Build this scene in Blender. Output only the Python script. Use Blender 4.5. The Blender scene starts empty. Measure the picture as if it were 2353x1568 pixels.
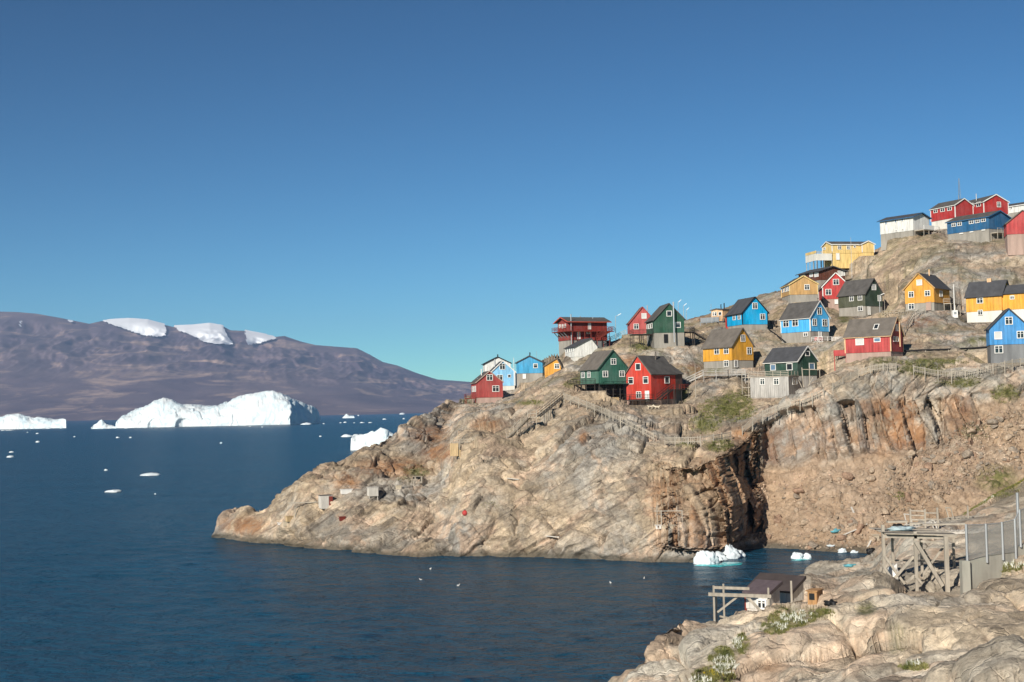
import bpy, math, random
import numpy as np
from mathutils import Vector, Matrix
from mathutils.bvhtree import BVHTree
random.seed(7); rng = np.random.default_rng(7)
SC = bpy.context.scene
COL = SC.collection
R_ = math.radians

# ------------------------------------------------------------------ camera
CAM_H = 24.0
FPX = 1422.2            # focal length in pixels of a 1024 wide frame
PITCH = math.atan(67.0 / FPX); ROLL = 0.0215
T2P = 1024.0 / 2353.0   # working pixels (2353 wide copy of the photograph) to frame pixels
fwd = np.array([0, math.cos(PITCH), math.sin(PITCH)])
up0 = np.array([0, -math.sin(PITCH), math.cos(PITCH)])
rt0 = np.array([1.0, 0, 0])
rt = math.cos(ROLL) * rt0 - math.sin(ROLL) * up0
up = math.cos(ROLL) * up0 + math.sin(ROLL) * rt0
cam = bpy.data.cameras.new("camera"); camo = bpy.data.objects.new("camera", cam); COL.objects.link(camo)
cam.lens = 50.0; cam.sensor_width = 36.0; cam.clip_start = 0.5; cam.clip_end = 120000.0
camo.matrix_world = Matrix(((rt[0], up[0], -fwd[0], 0), (rt[1], up[1], -fwd[1], 0), (rt[2], up[2], -fwd[2], CAM_H), (0, 0, 0, 1)))
SC.camera = camo

# ------------------------------------------------------------------ sky and sun
SUN_EL, SUN_SIDE = R_(27.0), R_(30.0)         # sun behind the viewer, to the left
SC.world = bpy.data.worlds.new("World"); SC.world.use_nodes = True
wn = SC.world.node_tree; wn.nodes.clear()
sky = wn.nodes.new("ShaderNodeTexSky"); sky.sky_type = 'NISHITA'; sky.sun_disc = False
sky.sun_elevation = SUN_EL; sky.sun_rotation = math.pi + SUN_SIDE
sky.altitude = 3000; sky.air_density = 1.0; sky.dust_density = 0.0; sky.ozone_density = 4.0
gam = wn.nodes.new("ShaderNodeGamma"); gam.inputs[1].default_value = 1.6
tint = wn.nodes.new("ShaderNodeMix"); tint.data_type = 'RGBA'; tint.blend_type = 'MULTIPLY'; tint.inputs[0].default_value = 1.0; tint.inputs[7].default_value = (.30, .445, .36, 1)
bgn = wn.nodes.new("ShaderNodeBackground"); bgn.inputs[1].default_value = 0.05
wo = wn.nodes.new("ShaderNodeOutputWorld")
wn.links.new(sky.outputs[0], gam.inputs[0]); wn.links.new(gam.outputs[0], tint.inputs[6]); wn.links.new(tint.outputs[2], bgn.inputs[0]); wn.links.new(bgn.outputs[0], wo.inputs[0])
sun = bpy.data.lights.new("sun", 'SUN'); sun.energy = 4.6; sun.angle = R_(0.55); sun.color = (1.0, 0.93, 0.82)
suno = bpy.data.objects.new("sun", sun); COL.objects.link(suno)
sdir = Vector((-math.sin(SUN_SIDE) * math.cos(SUN_EL), -math.cos(SUN_SIDE) * math.cos(SUN_EL), math.sin(SUN_EL)))
suno.rotation_euler = sdir.to_track_quat('Z', 'Y').to_euler(); suno.location = (0, -20, 80)
SC.view_settings.view_transform = 'Standard'; SC.view_settings.look = 'None'
SC.view_settings.exposure = 0.45; SC.view_settings.gamma = 1.0; SC.view_settings.use_curve_mapping = False
SC.cycles.use_denoising = True
SC.cycles.max_bounces = 6; SC.cycles.volume_bounces = 0; SC.cycles.transparent_max_bounces = 12

# ------------------------------------------------------------------ pixels to places
def ray(X, Y):
    """direction of working pixel, scaled so that its y is 1"""
    x = (np.asarray(X, float) * T2P - 512.0) / FPX; y = (341.0 - np.asarray(Y, float) * T2P) / FPX
    d = fwd[:, None] + rt[:, None] * np.ravel(x) + up[:, None] * np.ravel(y) if np.ndim(X) else fwd + rt * x + up * y
    return d / d[1]
def at(X, Y, D):
    d = ray(X, Y); return Vector((d[0] * D, D, CAM_H + d[2] * D))
def on_sea(X, Y):
    d = ray(X, Y); D = -CAM_H / d[2]; return Vector((d[0] * D, D, 0.0))
REG = {1: (3072, 700, .4352), 2: (2700, 1050, .3827), 3: (2150, 1150, .3827), 4: (1800, 1200, .3317), 5: (3300, 1150, .3827),
       6: (3300, 1900, .3827), 7: (2450, 2150, .4462), 8: (800, 1600, .51), 9: (1800, 1500, .4783), 10: (0, 1150, .7437), 0: (0, 0, 1 / .574463)}
def tp(r, x, y):
    x0, y0, k = REG[r]; return ((x0 + x * k) * .574463, (y0 + y * k) * .574463)

# ------------------------------------------------------------------ materials
MATS = {}
def nodes(name):
    m = bpy.data.materials.new(name); m.use_nodes = True; MATS[name] = m
    t = m.node_tree; b = t.nodes["Principled BSDF"]; b.inputs["Specular IOR Level"].default_value = 0.3
    return m, t, b
def nd(t, kind, **kw):
    n = t.nodes.new(kind)
    for k, v in kw.items():
        if k.startswith("i_"):
            n.inputs[k[2:].replace("_", " ")].default_value = v
        else: setattr(n, k, v)
    return n
def ramp(t, fac, stops):
    n = t.nodes.new("ShaderNodeValToRGB"); el = n.color_ramp.elements
    while len(el) < len(stops): el.new(0.5)
    for e, (p, c) in zip(el, stops):
        e.position = p; e.color = (c, c, c, 1) if isinstance(c, (int, float)) else (*c, 1)
    t.links.new(fac, n.inputs[0]); return n.outputs[0]
def mixc(t, fac, a, b, mode='MIX'):
    n = t.nodes.new("ShaderNodeMix"); n.data_type = 'RGBA'; n.blend_type = mode
    for sock, v in ((n.inputs[0], fac), (n.inputs[6], a), (n.inputs[7], b)):
        if hasattr(v, "is_linked"): t.links.new(v, sock)
        else: sock.default_value = v if isinstance(v, (int, float)) else (*v, 1)
    return n.outputs[2]
def mth(t, op, a, b=0.0):
    n = t.nodes.new("ShaderNodeMath"); n.operation = op
    for sock, v in ((n.inputs[0], a), (n.inputs[1], b)):
        if hasattr(v, "is_linked"): t.links.new(v, sock)
        else: sock.default_value = v
    return n.outputs[0]
def coord(t, scale=(1, 1, 1), rot=(0, 0, 0)):
    tc = t.nodes.new("ShaderNodeTexCoord"); mp = t.nodes.new("ShaderNodeMapping")
    mp.inputs["Scale"].default_value = scale; mp.inputs["Rotation"].default_value = rot
    t.links.new(tc.outputs["Object"], mp.inputs[0]); return mp.outputs[0]
def coord2(t, rot, scale):
    """turn first, then stretch"""
    v = coord(t, (1, 1, 1), rot); mp = t.nodes.new("ShaderNodeMapping"); mp.inputs["Scale"].default_value = scale
    t.links.new(v, mp.inputs[0]); return mp.outputs[0]
def noise(t, vec, scale, detail=4, rough=.55, dist=0.0):
    n = nd(t, "ShaderNodeTexNoise"); n.inputs["Scale"].default_value = scale; n.inputs["Detail"].default_value = detail
    n.inputs["Roughness"].default_value = rough; n.inputs["Distortion"].default_value = dist
    t.links.new(vec, n.inputs["Vector"]); return n.outputs[0]
def bump(t, b, h, strength, dist):
    n = t.nodes.new("ShaderNodeBump"); n.inputs["Strength"].default_value = strength; n.inputs["Distance"].default_value = dist
    t.links.new(h, n.inputs["Height"]); t.links.new(n.outputs[0], b.inputs["Normal"])
def paint(name, col, rough=.6, var=.25, scale=1.2, streak=True, bumpy=0.0, fade=None):
    """weathered painted or raw surface: colour varies with grain that runs downwards"""
    if name in MATS: return MATS[name]
    m, t, b = nodes(name)
    v = coord(t, (1, 1, .18 if streak else 1))
    n1 = noise(t, v, scale, 6, .6); n2 = noise(t, coord(t), .35, 3)
    f = ramp(t, n1, [(.3, 1 - var), (.7, 1 + var * .35)])
    c = mixc(t, 1.0, col, f, 'MULTIPLY')
    if fade: c = mixc(t, ramp(t, n2, [(.42, 0), (.72, .55)]), c, fade)
    t.links.new(c, b.inputs["Base Color"]); b.inputs["Roughness"].default_value = rough
    if bumpy: bump(t, b, n1, bumpy, .05)
    return m

def rock_material(name, grey, tan, pink, dark, bands=1.0, tidal=True):
    m, t, b = nodes(name)
    v = coord(t)
    big = noise(t, v, .045, 6, .6, .6)
    mid = noise(t, v, .16, 8, .62, .8)
    base = mixc(t, ramp(t, big, [(.42, 0), (.57, 1)]), grey, tan)
    base = mixc(t, ramp(t, mid, [(.5, 0), (.6, .8)]), base, pink)
    # tilted foliation bands
    vb = coord2(t, (R_(-12), R_(31), 0), (.055, .055, .8))
    bd = noise(t, vb, 1.0, 9, .68, 1.6)
    base = mixc(t, ramp(t, bd, [(.36, .75 * bands), (.48, 0), (.58, 0), (.72, .5 * bands)]), base,
                mixc(t, ramp(t, bd, [(.45, 0), (.55, 1)]), dark, (.52, .47, .40)))
    fine = noise(t, v, .9, 12, .7, .3)
    base = mixc(t, 1.0, base, ramp(t, fine, [(.28, .5), (.5, .95), (.74, 1.3)]), 'MULTIPLY')
    spk = noise(t, v, 3.2, 8, .75, .2)
    base = mixc(t, 1.0, base, ramp(t, spk, [(.30, .55), (.47, .97), (.58, 1.05), (.72, 1.38)]), 'MULTIPLY')
    # lichen and damp stains with a shape of their own
    st = noise(t, coord(t, (1, 1, .45)), .22, 7, .7, 1.0)
    base = mixc(t, ramp(t, st, [(.56, 0), (.70, .62)]), base, dark)
    # joints
    ck = []
    for sc, wd, ds in ((.14, .02, 2.2), (.5, .03, 1.4)):
        vv = nd(t, "ShaderNodeTexVoronoi", feature='DISTANCE_TO_EDGE'); vv.inputs["Scale"].default_value = sc
        nv = nd(t, "ShaderNodeTexNoise"); nv.inputs["Scale"].default_value = sc * 2.5; nv.inputs["Detail"].default_value = 5
        t.links.new(v, nv.inputs["Vector"])
        ad = nd(t, "ShaderNodeVectorMath", operation='SCALE'); ad.inputs["Scale"].default_value = ds / sc * .25
        t.links.new(nv.outputs["Color"], ad.inputs[0])
        a2 = nd(t, "ShaderNodeVectorMath", operation='ADD'); t.links.new(v, a2.inputs[0]); t.links.new(ad.outputs[0], a2.inputs[1])
        t.links.new(a2.outputs[0], vv.inputs["Vector"])
        vc = nd(t, "ShaderNodeTexVoronoi", feature='F1'); vc.inputs["Scale"].default_value = sc * 1.0; t.links.new(a2.outputs[0], vc.inputs["Vector"]); sp = nd(t, "ShaderNodeSeparateColor"); t.links.new(vc.outputs["Color"], sp.inputs[0])
        base = mixc(t, 1.0, base, ramp(t, sp.outputs[0], [(0, .74), (1, 1.22)]), 'MULTIPLY')
        ck.append(ramp(t, vv.outputs["Distance"], [(0, 0), (wd, 1)]))
    at1 = nd(t, "ShaderNodeAttribute", attribute_name="rust"); at2 = nd(t, "ShaderNodeAttribute", attribute_name="turf")
    at3 = nd(t, "ShaderNodeAttribute", attribute_name="scree")
    rn = noise(t, coord(t, (1, 1, .3)), .5, 8, .7, .5)
    base = mixc(t, mth(t, 'MULTIPLY', at3.outputs["Fac"], ramp(t, mid, [(.25, .95), (.75, .55)])), base,
                mixc(t, ramp(t, fine, [(.3, 0), (.7, 1)]), (.24, .16, .10), (.46, .325, .215)))
    base = mixc(t, mth(t, 'MULTIPLY', at1.outputs["Fac"], ramp(t, rn, [(.35, 0), (.55, .85)])), base,
                mixc(t, ramp(t, mid, [(.35, 0), (.62, 1)]), (.15, .065, .038), (.37, .19, .085)))
    gn = noise(t, v, .6, 8, .7)
    base = mixc(t, mth(t, 'MULTIPLY', at2.outputs["Fac"], ramp(t, gn, [(.36, 0), (.5, .9)])), base,
                mixc(t, ramp(t, fine, [(.35, 0), (.65, 1)]), (.05, .065, .016), (.17, .16, .05)))
    # dark algae on the tidal rock
    sx = nd(t, "ShaderNodeSeparateXYZ"); t.links.new(v, sx.inputs[0])
    tide = ramp(t, mth(t, 'ADD', mth(t, 'MULTIPLY', sx.outputs[2], .25), mth(t, 'MULTIPLY', mid, .5)), [(.36, .8), (.56, 0)])
    if tidal: base = mixc(t, tide, base, (.075, .068, .052))
    crack = mth(t, 'MINIMUM', ck[0], mth(t, 'ADD', ck[1], .35))
    hgt = mth(t, 'ADD', mth(t, 'MULTIPLY', fine, 1.0), mth(t, 'MULTIPLY', bd, .8 * bands))
    hgt = mth(t, 'ADD', hgt, mth(t, 'ADD', mth(t, 'MULTIPLY', crack, .35), mth(t, 'MULTIPLY', spk, .4)))
    t.links.new(base, b.inputs["Base Color"]); b.inputs["Roughness"].default_value = .85; b.inputs["Specular IOR Level"].default_value = .2
    bump(t, b, hgt, .7, .4)
    return m
M_ROCK = rock_material("hill_rock", (.35, .325, .285), (.44, .345, .24), (.48, .35, .25), (.15, .12, .095))
M_ROCK2 = rock_material("shore_rock", (.51, .46, .38), (.58, .47, .34), (.62, .46, .33), (.17, .14, .11), .8)

# ------------------------------------------------------------------ numpy noise
_perm = rng.permutation(512).astype(np.int64)
_grad = rng.normal(size=(512, 3)); _grad /= np.linalg.norm(_grad, axis=1)[:, None]
def _hash(i, j, k): return _perm[(_perm[(_perm[i & 511] + j) & 511] + k) & 511]
def perlin(p):
    i = np.floor(p).astype(np.int64); f = p - i; u = f * f * f * (f * (f * 6 - 15) + 10); out = 0.0
    for dx in (0, 1):
        wx = u[:, 0] if dx else 1 - u[:, 0]
        for dy in (0, 1):
            wy = u[:, 1] if dy else 1 - u[:, 1]
            for dz in (0, 1):
                wz = u[:, 2] if dz else 1 - u[:, 2]
                g = _grad[_hash(i[:, 0] + dx, i[:, 1] + dy, i[:, 2] + dz)]
                out = out + wx * wy * wz * ((f[:, 0] - dx) * g[:, 0] + (f[:, 1] - dy) * g[:, 1] + (f[:, 2] - dz) * g[:, 2])
    return out * 1.5
def fbm(p, octv=4, gain=.5, lac=2.03):
    a, s = 1.0, 0.0
    for o in range(octv):
        s = s + a * perlin(p + o * 17.3); p = p * lac; a *= gain
    return s
def worley(p):
    """returns F1, F2, cell id, offset from the cell centre"""
    i = np.floor(p).astype(np.int64); n = len(p)
    f1 = np.full(n, 9.0); f2 = np.full(n, 9.0); cid = np.zeros(n, np.int64); off = np.zeros((n, 3))
    for dx in (-1, 0, 1):
        for dy in (-1, 0, 1):
            for dz in (-1, 0, 1):
                c = i + (dx, dy, dz); h = _hash(c[:, 0], c[:, 1], c[:, 2])
                ctr = c + .5 + .42 * _grad[h]
                d = p - ctr; q = np.einsum('ij,ij->i', d, d)
                nb = q < f1
                f2 = np.where(nb, f1, np.minimum(f2, q)); f1 = np.where(nb, q, f1)
                cid = np.where(nb, h, cid); off[nb] = d[nb]
    return np.sqrt(f1), np.sqrt(f2), cid, off
def facets(p, tilt=.6):
    """broken rock: every cell has its own height and its own tilted face"""
    f1, f2, cid, off = worley(p)
    g = _grad[(cid * 7 + 3) & 511]
    return _grad[cid][:, 0] * .55 + tilt * np.einsum('ij,ij->i', off, g), f2 - f1

# ------------------------------------------------------------------ meshes
def link(name, me, mat=None, parent=None, **props):
    o = bpy.data.objects.new(name, me)
    if mat is not None and me is not None and not me.materials: me.materials.append(mat)
    COL.objects.link(o)
    if parent is not None: o.parent = parent
    for k, v in props.items(): o[k] = v
    return o
def grid_mesh(name, P, mat, smooth=True, attrs=None, cut=None, **props):
    nu, nv = P.shape[:2]
    idx = np.arange(nu * nv).reshape(nu, nv)
    q = np.stack([idx[:-1, :-1], idx[1:, :-1], idx[1:, 1:], idx[:-1, 1:]], -1).reshape(-1, 4)
    if cut is not None: q = q[cut[:-1, :-1].ravel() & cut[1:, 1:].ravel()]
    me = raw_mesh(name, P.reshape(-1, 3), q, smooth)
    for k, a in (attrs or {}).items():
        at_ = me.attributes.new(k, 'FLOAT', 'POINT'); at_.data.foreach_set("value", a.ravel().astype(np.float32))
    return link(name, me, mat, **props)
def raw_mesh(name, V, F, smooth=False):
    V = np.asarray(V, np.float32); F = np.asarray(F, np.int32); n = F.shape[1]
    me = bpy.data.meshes.new(name)
    me.vertices.add(len(V)); me.vertices.foreach_set("co", V.ravel())
    me.loops.add(F.size); me.loops.foreach_set("vertex_index", F.ravel())
    me.polygons.add(len(F)); me.polygons.foreach_set("loop_start", np.arange(0, F.size, n, dtype=np.int32))
    if smooth: me.polygons.foreach_set("use_smooth", np.ones(len(F), bool))
    me.update(calc_edges=True); me.validate()
    return me
class MB:
    """collects boxes, beams and prisms in world space; build() links them as one object"""
    def __init__(s): s.v = []; s.f = []
    def prism(s, ring_a, ring_b):
        n = len(ring_a); o = len(s.v); s.v += [tuple(p) for p in ring_a] + [tuple(p) for p in ring_b]
        s.f.append(tuple(range(o + n - 1, o - 1, -1))); s.f.append(tuple(range(o + n, o + 2 * n)))
        for i in range(n):
            j = (i + 1) % n; s.f.append((o + i, o + j, o + n + j, o + n + i))
        return s
    def box(s, c, ex, ey, ez):
        """centre and three half-axis vectors"""
        c, ex, ey, ez = map(Vector, (c, ex, ey, ez))
        lo = [c - ex - ey - ez, c + ex - ey - ez, c + ex + ey - ez, c - ex + ey - ez]
        return s.prism(lo, [p + 2 * ez for p in lo])
    def beam(s, a, b, w, h=None, upv=(0, 0, 1)):
        a, b = Vector(a), Vector(b); h = h or w; d = (b - a)
        if d.length < 1e-6: return s
        d.normalize(); u = Vector(upv)
        if abs(d.dot(u)) > .95: u = Vector((0, 1, 0))
        sx = d.cross(u).normalized(); sy = sx.cross(d).normalized()
        ra = [a - sx * w / 2 - sy * h / 2, a + sx * w / 2 - sy * h / 2, a + sx * w / 2 + sy * h / 2, a - sx * w / 2 + sy * h / 2]
        return s.prism(ra, [p + (b - a) for p in ra])
    def tube(s, a, b, r, r2=None, n=8):
        a, b = Vector(a), Vector(b); r2 = r if r2 is None else r2; d = (b - a).normalized()
        u = Vector((0, 0, 1)) if abs(d.z) < .9 else Vector((1, 0, 0))
        sx = d.cross(u).normalized(); sy = sx.cross(d)
        ca = [(math.cos(k * 2 * math.pi / n), math.sin(k * 2 * math.pi / n)) for k in range(n)]
        return s.prism([a + sx * c * r + sy * q * r for c, q in ca], [b + sx * c * r2 + sy * q * r2 for c, q in ca])
    def build(s, name, mat, parent=None, **props):
        org = parent_loc(parent)
        me = bpy.data.meshes.new(name)
        me.from_pydata([(x - org.x, y - org.y, z - org.z) for x, y, z in s.v], [], s.f); me.update()
        return link(name, me, mat, parent, **props)
def parent_loc(p):
    v = Vector((0, 0, 0))
    while p is not None: v = v + p.location; p = p.parent
    return v
def root(name, loc, label, cat, group=None):
    o = bpy.data.objects.new(name, None); COL.objects.link(o); o.location = loc; o.empty_display_size = .3
    o["label"] = label; o["category"] = cat
    if group: o["group"] = group
    return o
# ------------------------------------------------------------------ where the houses stand
# key: region, xl, xc, xr, gable face, y ground, y board bottom, y eave, y apex, distance, ridge place
HS = {
 'maroon': (4, 262, 325, 635, 'R', 1262, 1175, 1000, 862, 352, .5),
 'paleblue': (4, 462, 500, 785, 'R', 1098, 1035, 882, 738, 382, .5),
 'whiteback': (4, 400, 425, 735, 'R', 1000, 925, 772, 690, 398, .5),
 'bluecottage': (4, 800, 1118, 1142, 'L', 985, 877, 757, 672, 366, .5),
 'orange': (4, 1142, 1337, 1352, 'L', 930, 905, 800, 704, 333, .76),
 'longred': (3, 215, 330, 735, 'L', 640, 548, 362, 305, 346, .5),
 'whiteshed': (3, 290, 385, 630, 'R', 745, 722, 628, 532, 333, .72),
 'pinkred': (3, 948, 968, 1236, 'R', 500, 488, 378, 205, 366, .5),
 'tallgreen': (3, 1137, 1222, 1535, 'R', 595, 472, 348, 168, 318, .5),
 'teal': (3, 447, 640, 945, 'R', 1072, 998, 862, 657, 289, .5),
 'brightred': (3, 930, 1190, 1450, 'L', 1220, 1165, 912, 708, 287, .5),
 'yellow': (2, 293, 597, 820, 'R', 1098, 1018, 885, 682, 303, .5),
 'cyan': (2, 545, 708, 968, 'R', 700, 645, 535, 360, 328, .5),
 'peach': (2, 380, 500, 600, 'L', 720, 606, 494, 480, 346, .5),
 'skyblue': (2, 1110, 1415, 1610, 'R', 830, 715, 582, 398, 314, .5),
 'darkgreen': (2, 940, 1285, 1485, 'R', 1320, 1178, 1038, 876, 290, .5),
 'tan': (2, 1113, 1200, 1485, 'R', 380, 335, 235, 142, 345, .5),
 'brown': (1, 282, 470, 705, 'R', 1015, 962, 888, 838, 364, .5),
 'redwhite': (1, 470, 505, 745, 'R', 1225, 1140, 1035, 902, 352, .5),
 'olive': (1, 650, 895, 1050, 'R', 1290, 1200, 1100, 946, 340, .5),
 'amber': (1, 1268, 1528, 1668, 'L', 1242, 1166, 1042, 892, 305, .5),
 'twoyellow': (1, 1835, 2150, 2235, 'R', 1345, 1238, 1112, 958, 301, .5),
 'azure': (5, 1700, 1725, 2115, 'R', 785, 597, 440, 227, 264, .5),
 'greyroof': (5, 220, 690, 815, 'R', 712, 665, 507, 306, 268, .5),
 'topred': (1, 1755, 1985, 2200, 'R', 470, 352, 248, 176, 372, .5),
 'topredwing': (1, 1503, 1722, 1880, 'R', 475, 388, 278, 212, 368, .5),
 'topwhite': (1, 1035, 1335, 1480, 'R', 545, 505, 388, 340, 364, .5),
 'navy': (1, 1655, 2030, 2220, 'R', 585, 490, 385, 318, 349, .5),
 'farwhite': (1, 2190, 2360, 2450, 'R', 345, 330, 272, 238, 392, .5),
 'edgered': (1, 2185, 2196, 2480, 'R', 615, 545, 452, 330, 334, .5),
 'plank': (2, 792, 1190, 1292, 'R', 1402, 1398, 1190, 1184, 284, .5),
 'topyellow': (1, 503, 590, 945, 'L', 745, 716, 640, 602, 374, .5),
}
OVER = {'longred': .9, 'peach': .2, 'brown': .7, 'topwhite': .6, 'navy': .4, 'plank': .1}
class House: pass
HOUSE = {}
for key, (r, xl, xc, xr, g, yb, yw, ye, ya, D, rf) in HS.items():
    h = House(); k = REG[r][2] / 4; s = FPX / D; h.s = s; h.r = r
    wl, wr = (xc - xl) * k, (xr - xc) * k
    Ll, Lr = (6.5, 8.5) if g == 'L' else (8.5, 6.5)
    if key in ('longred', 'topyellow'): Ll, Lr = 7.5, 14.0
    if key in ('topwhite', 'navy', 'twoyellow', 'greyroof', 'darkgreen', 'topred', 'topredwing', 'peach', 'plank'): Ll, Lr = (10.5, 7.0) if g == 'R' else (7, 8)
    a = math.atan2(wr / Lr, wl / Ll); a = min(max(a, R_(6)), R_(84))
    h.Ll, h.Lr = wl / (s * math.cos(a)), wr / (s * math.sin(a))
    if a > R_(83.9): h.Ll = min(max(h.Ll, 6), 9)
    if a < R_(6.1): h.Lr = min(max(h.Lr, 6), 9)
    X, Y = tp(r, xc, yw); C = at(X, Y, D)
    vh = Vector((C.x, C.y, 0)).normalized(); rh = Vector((vh.y, -vh.x, 0))
    eL = -math.cos(a) * rh + math.sin(a) * vh; eR = math.sin(a) * rh + math.cos(a) * vh
    h.g = g; h.rf = rf
    if g == 'R': h.W, h.L, h.ex, h.ey, h.org = h.Lr, h.Ll, eR, eL, C
    else: h.W, h.L, h.ex, h.ey, h.org = h.Ll, h.Lr, -eL, eR, C + eL * h.Ll
    h.hw = (yw - ye) * k / s; h.hr = (ye - ya) * k / s
    ov = OVER.get(key, .32); dr = ov * h.hr / (h.W * (rf if rf < .9 else 1) + ov); h.hw += dr; h.hr -= dr; h.over = ov; h.hb = max((yb - yw) * k / s, .15)
    h.zb = C.z - h.hb; h.z0 = C.z; h.D = D
    h.ctr = h.org + h.ex * h.W / 2 + h.ey * h.L / 2
    HOUSE[key] = h

# ------------------------------------------------------------------ the hill: eleven lines across the picture, each a pixel and a distance
def even(Yw, Ys, Ds):
    Dw = float(on_sea(0, 0).y) if False else None
    return None
HILLC = {
 # X: [(Y, D) from the waterline (D from the sea level) up to the skyline]
 640: (1252, [(1128, 276)]), 700: (1259, [(1079, 271)]), 760: (1265, [(1062, 276)]), 800: (1268, [(1044, 281)]), 870: (1275, [(1003, 294)]), 940: (1280, [(962, 309)]),
 1000: (1281, [(935, 325)]),
 1070: (1281, [(1225, 233), (1170, 237), (1115, 243), (1060, 252), (1010, 266), (965, 290), (935, 325), (918, 345), (910, 352), (904, 360)]),
 1130: (1281, [(1225, 233), (1165, 237), (1105, 244), (1045, 253), (990, 270), (945, 305), (925, 340), (910, 362), (900, 375), (890, 388)]),
 1200: (1281, [(1222, 232), (1155, 238), (1085, 247), (1030, 256), (962, 275), (915, 308), (893, 350), (882, 368), (872, 380), (862, 395)]),
 1250: (1282, [(1220, 230), (1152, 236), (1082, 245), (1020, 254), (935, 278), (900, 298), (872, 330), (855, 350), (842, 362), (830, 380)]),
 1300: (1283, [(1220, 229), (1150, 235), (1080, 243), (1010, 252), (908, 280), (885, 291), (858, 318), (833, 334), (805, 345), (790, 360)]),
 1400: (1288, [(1230, 224), (1160, 229), (1090, 236), (1020, 245), (945, 262), (890, 287), (850, 305), (810, 322), (785, 335), (770, 348)]),
 1500: (1291, [(1230, 220), (1165, 224), (1110, 229), (1062, 236), (1000, 249), (928, 283), (870, 302), (800, 318), (772, 348), (764, 366)]),
 1600: (1290, [(1245, 219), (1180, 222), (1130, 225), (1068, 230), (1008, 247), (932, 284), (852, 304), (790, 320), (765, 340), (726, 378)]),
 1665: (1284, [(1235, 223), (1175, 226), (1115, 230), (1045, 235), (1000, 250), (908, 289), (850, 304), (765, 325), (735, 345), (700, 384)]),
 1705: (1262, [(1215, 236), (1160, 240), (1110, 244), (1022, 247), (985, 254), (900, 289), (848, 304), (762, 326), (730, 348), (690, 385)]),
 1745: (1256, [(1205, 243), (1145, 247), (1085, 252), (985, 257), (948, 259.5), (900, 286), (845, 303), (770, 322), (715, 352), (678, 387)]),
 1800: (1262, [(1200, 239), (1140, 244), (1078, 250), (957, 255), (925, 257.5), (908, 284), (840, 300), (790, 317), (688, 346), (666, 390)]),
 1850: (1266, [(1202, 236), (1140, 241), (1072, 247), (946, 252), (910, 254.5), (890, 280), (820, 300), (782, 318), (690, 346), (660, 385)]),
 1900: (1270, [(1205, 232), (1140, 238), (1065, 244), (938, 250), (893, 252.5), (862, 273), (800, 303), (735, 335), (702, 351), (612, 380)]),
 1950: (1271, [(1205, 231), (1140, 237), (1060, 244), (934, 250), (870, 252.5), (835, 271), (775, 300), (730, 334), (690, 350), (597, 378)]),
 2000: (1272, [(1205, 230), (1140, 236), (1055, 244), (930, 250), (846, 252.5), (818, 268), (765, 295), (727, 334), (680, 346), (572, 375)]),
 2060: (1272, [(1205, 229), (1135, 235), (1050, 243), (925, 250), (840, 252.5), (817, 267), (768, 288), (722, 315), (640, 345), (548, 370)]),
 2100: (1272, [(1205, 228), (1130, 235), (1048, 243), (922, 250), (845, 252.5), (818, 269), (770, 286), (716, 304), (610, 343), (536, 370)]),
 2150: (1271, [(1203, 228), (1125, 235), (1040, 243), (918, 251), (855, 253.5), (820, 268), (775, 283), (712, 305), (575, 345), (522, 374)]),
 2200: (1270, [(1200, 228), (1120, 235), (1030, 243), (913, 251), (857, 253.5), (822, 267), (780, 281), (722, 300), (562, 346), (519, 376)]),
 2250: (1268, [(1195, 228), (1110, 236), (1015, 244), (905, 251), (850, 253.5), (825, 264), (785, 278), (742, 300), (556, 346), (516, 378)]),
 2300: (1265, [(1190, 228), (1100, 236), (1000, 244), (895, 251), (842, 253.5), (828, 263), (790, 275), (740, 301), (556, 343), (510, 380)]),
 2400: (1258, [(1180, 228), (1085, 236), (985, 244), (885, 251), (838, 258), (825, 263), (785, 275), (735, 301), (552, 343), (500, 384)]),
 2650: (1240, [(1170, 228), (1075, 236), (970, 244), (875, 251), (830, 258), (815, 263), (775, 275), (725, 301), (540, 343), (490, 390)]),
 3100: (1200, [(1170, 228), (1075, 236), (970, 244), (875, 251), (830, 258), (815, 263), (775, 275), (725, 301), (540, 343), (490, 390)]),
}
NR = 14
hx, rows = [], []
def world_rows(X, Yw, pts):
    W0 = on_sea(X, Yw)
    if len(pts) == 1:                                     # the bare headland: one smooth flank up to the skyline
        Ys, Ds = pts[0]; L = []
        for i in range(1, 11):
            t = i / 10; L.append((Yw + (Ys - Yw) * t, W0.y + (Ds - W0.y) * (t ** 1.25)))
        pts = L
    P = [W0] + [at(X, y, d) for y, d in pts]
    u = Vector((W0.x, W0.y, 0)) / W0.y
    toe = W0 - u * 3.0; toe.z = -3.5
    b1 = P[-1] + u * 22; b1.z += -5 if X < 1250 else (-1.5 if X < 1850 else 1.0)
    b2 = P[-1] + u * 70; b2.z = -4 if X < 1250 else P[-1].z - 12
    return [toe] + P + [b1, b2]
for X in sorted(HILLC):
    hx.append(X); rows.append([tuple(p) for p in world_rows(X, *HILLC[X])])
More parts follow.
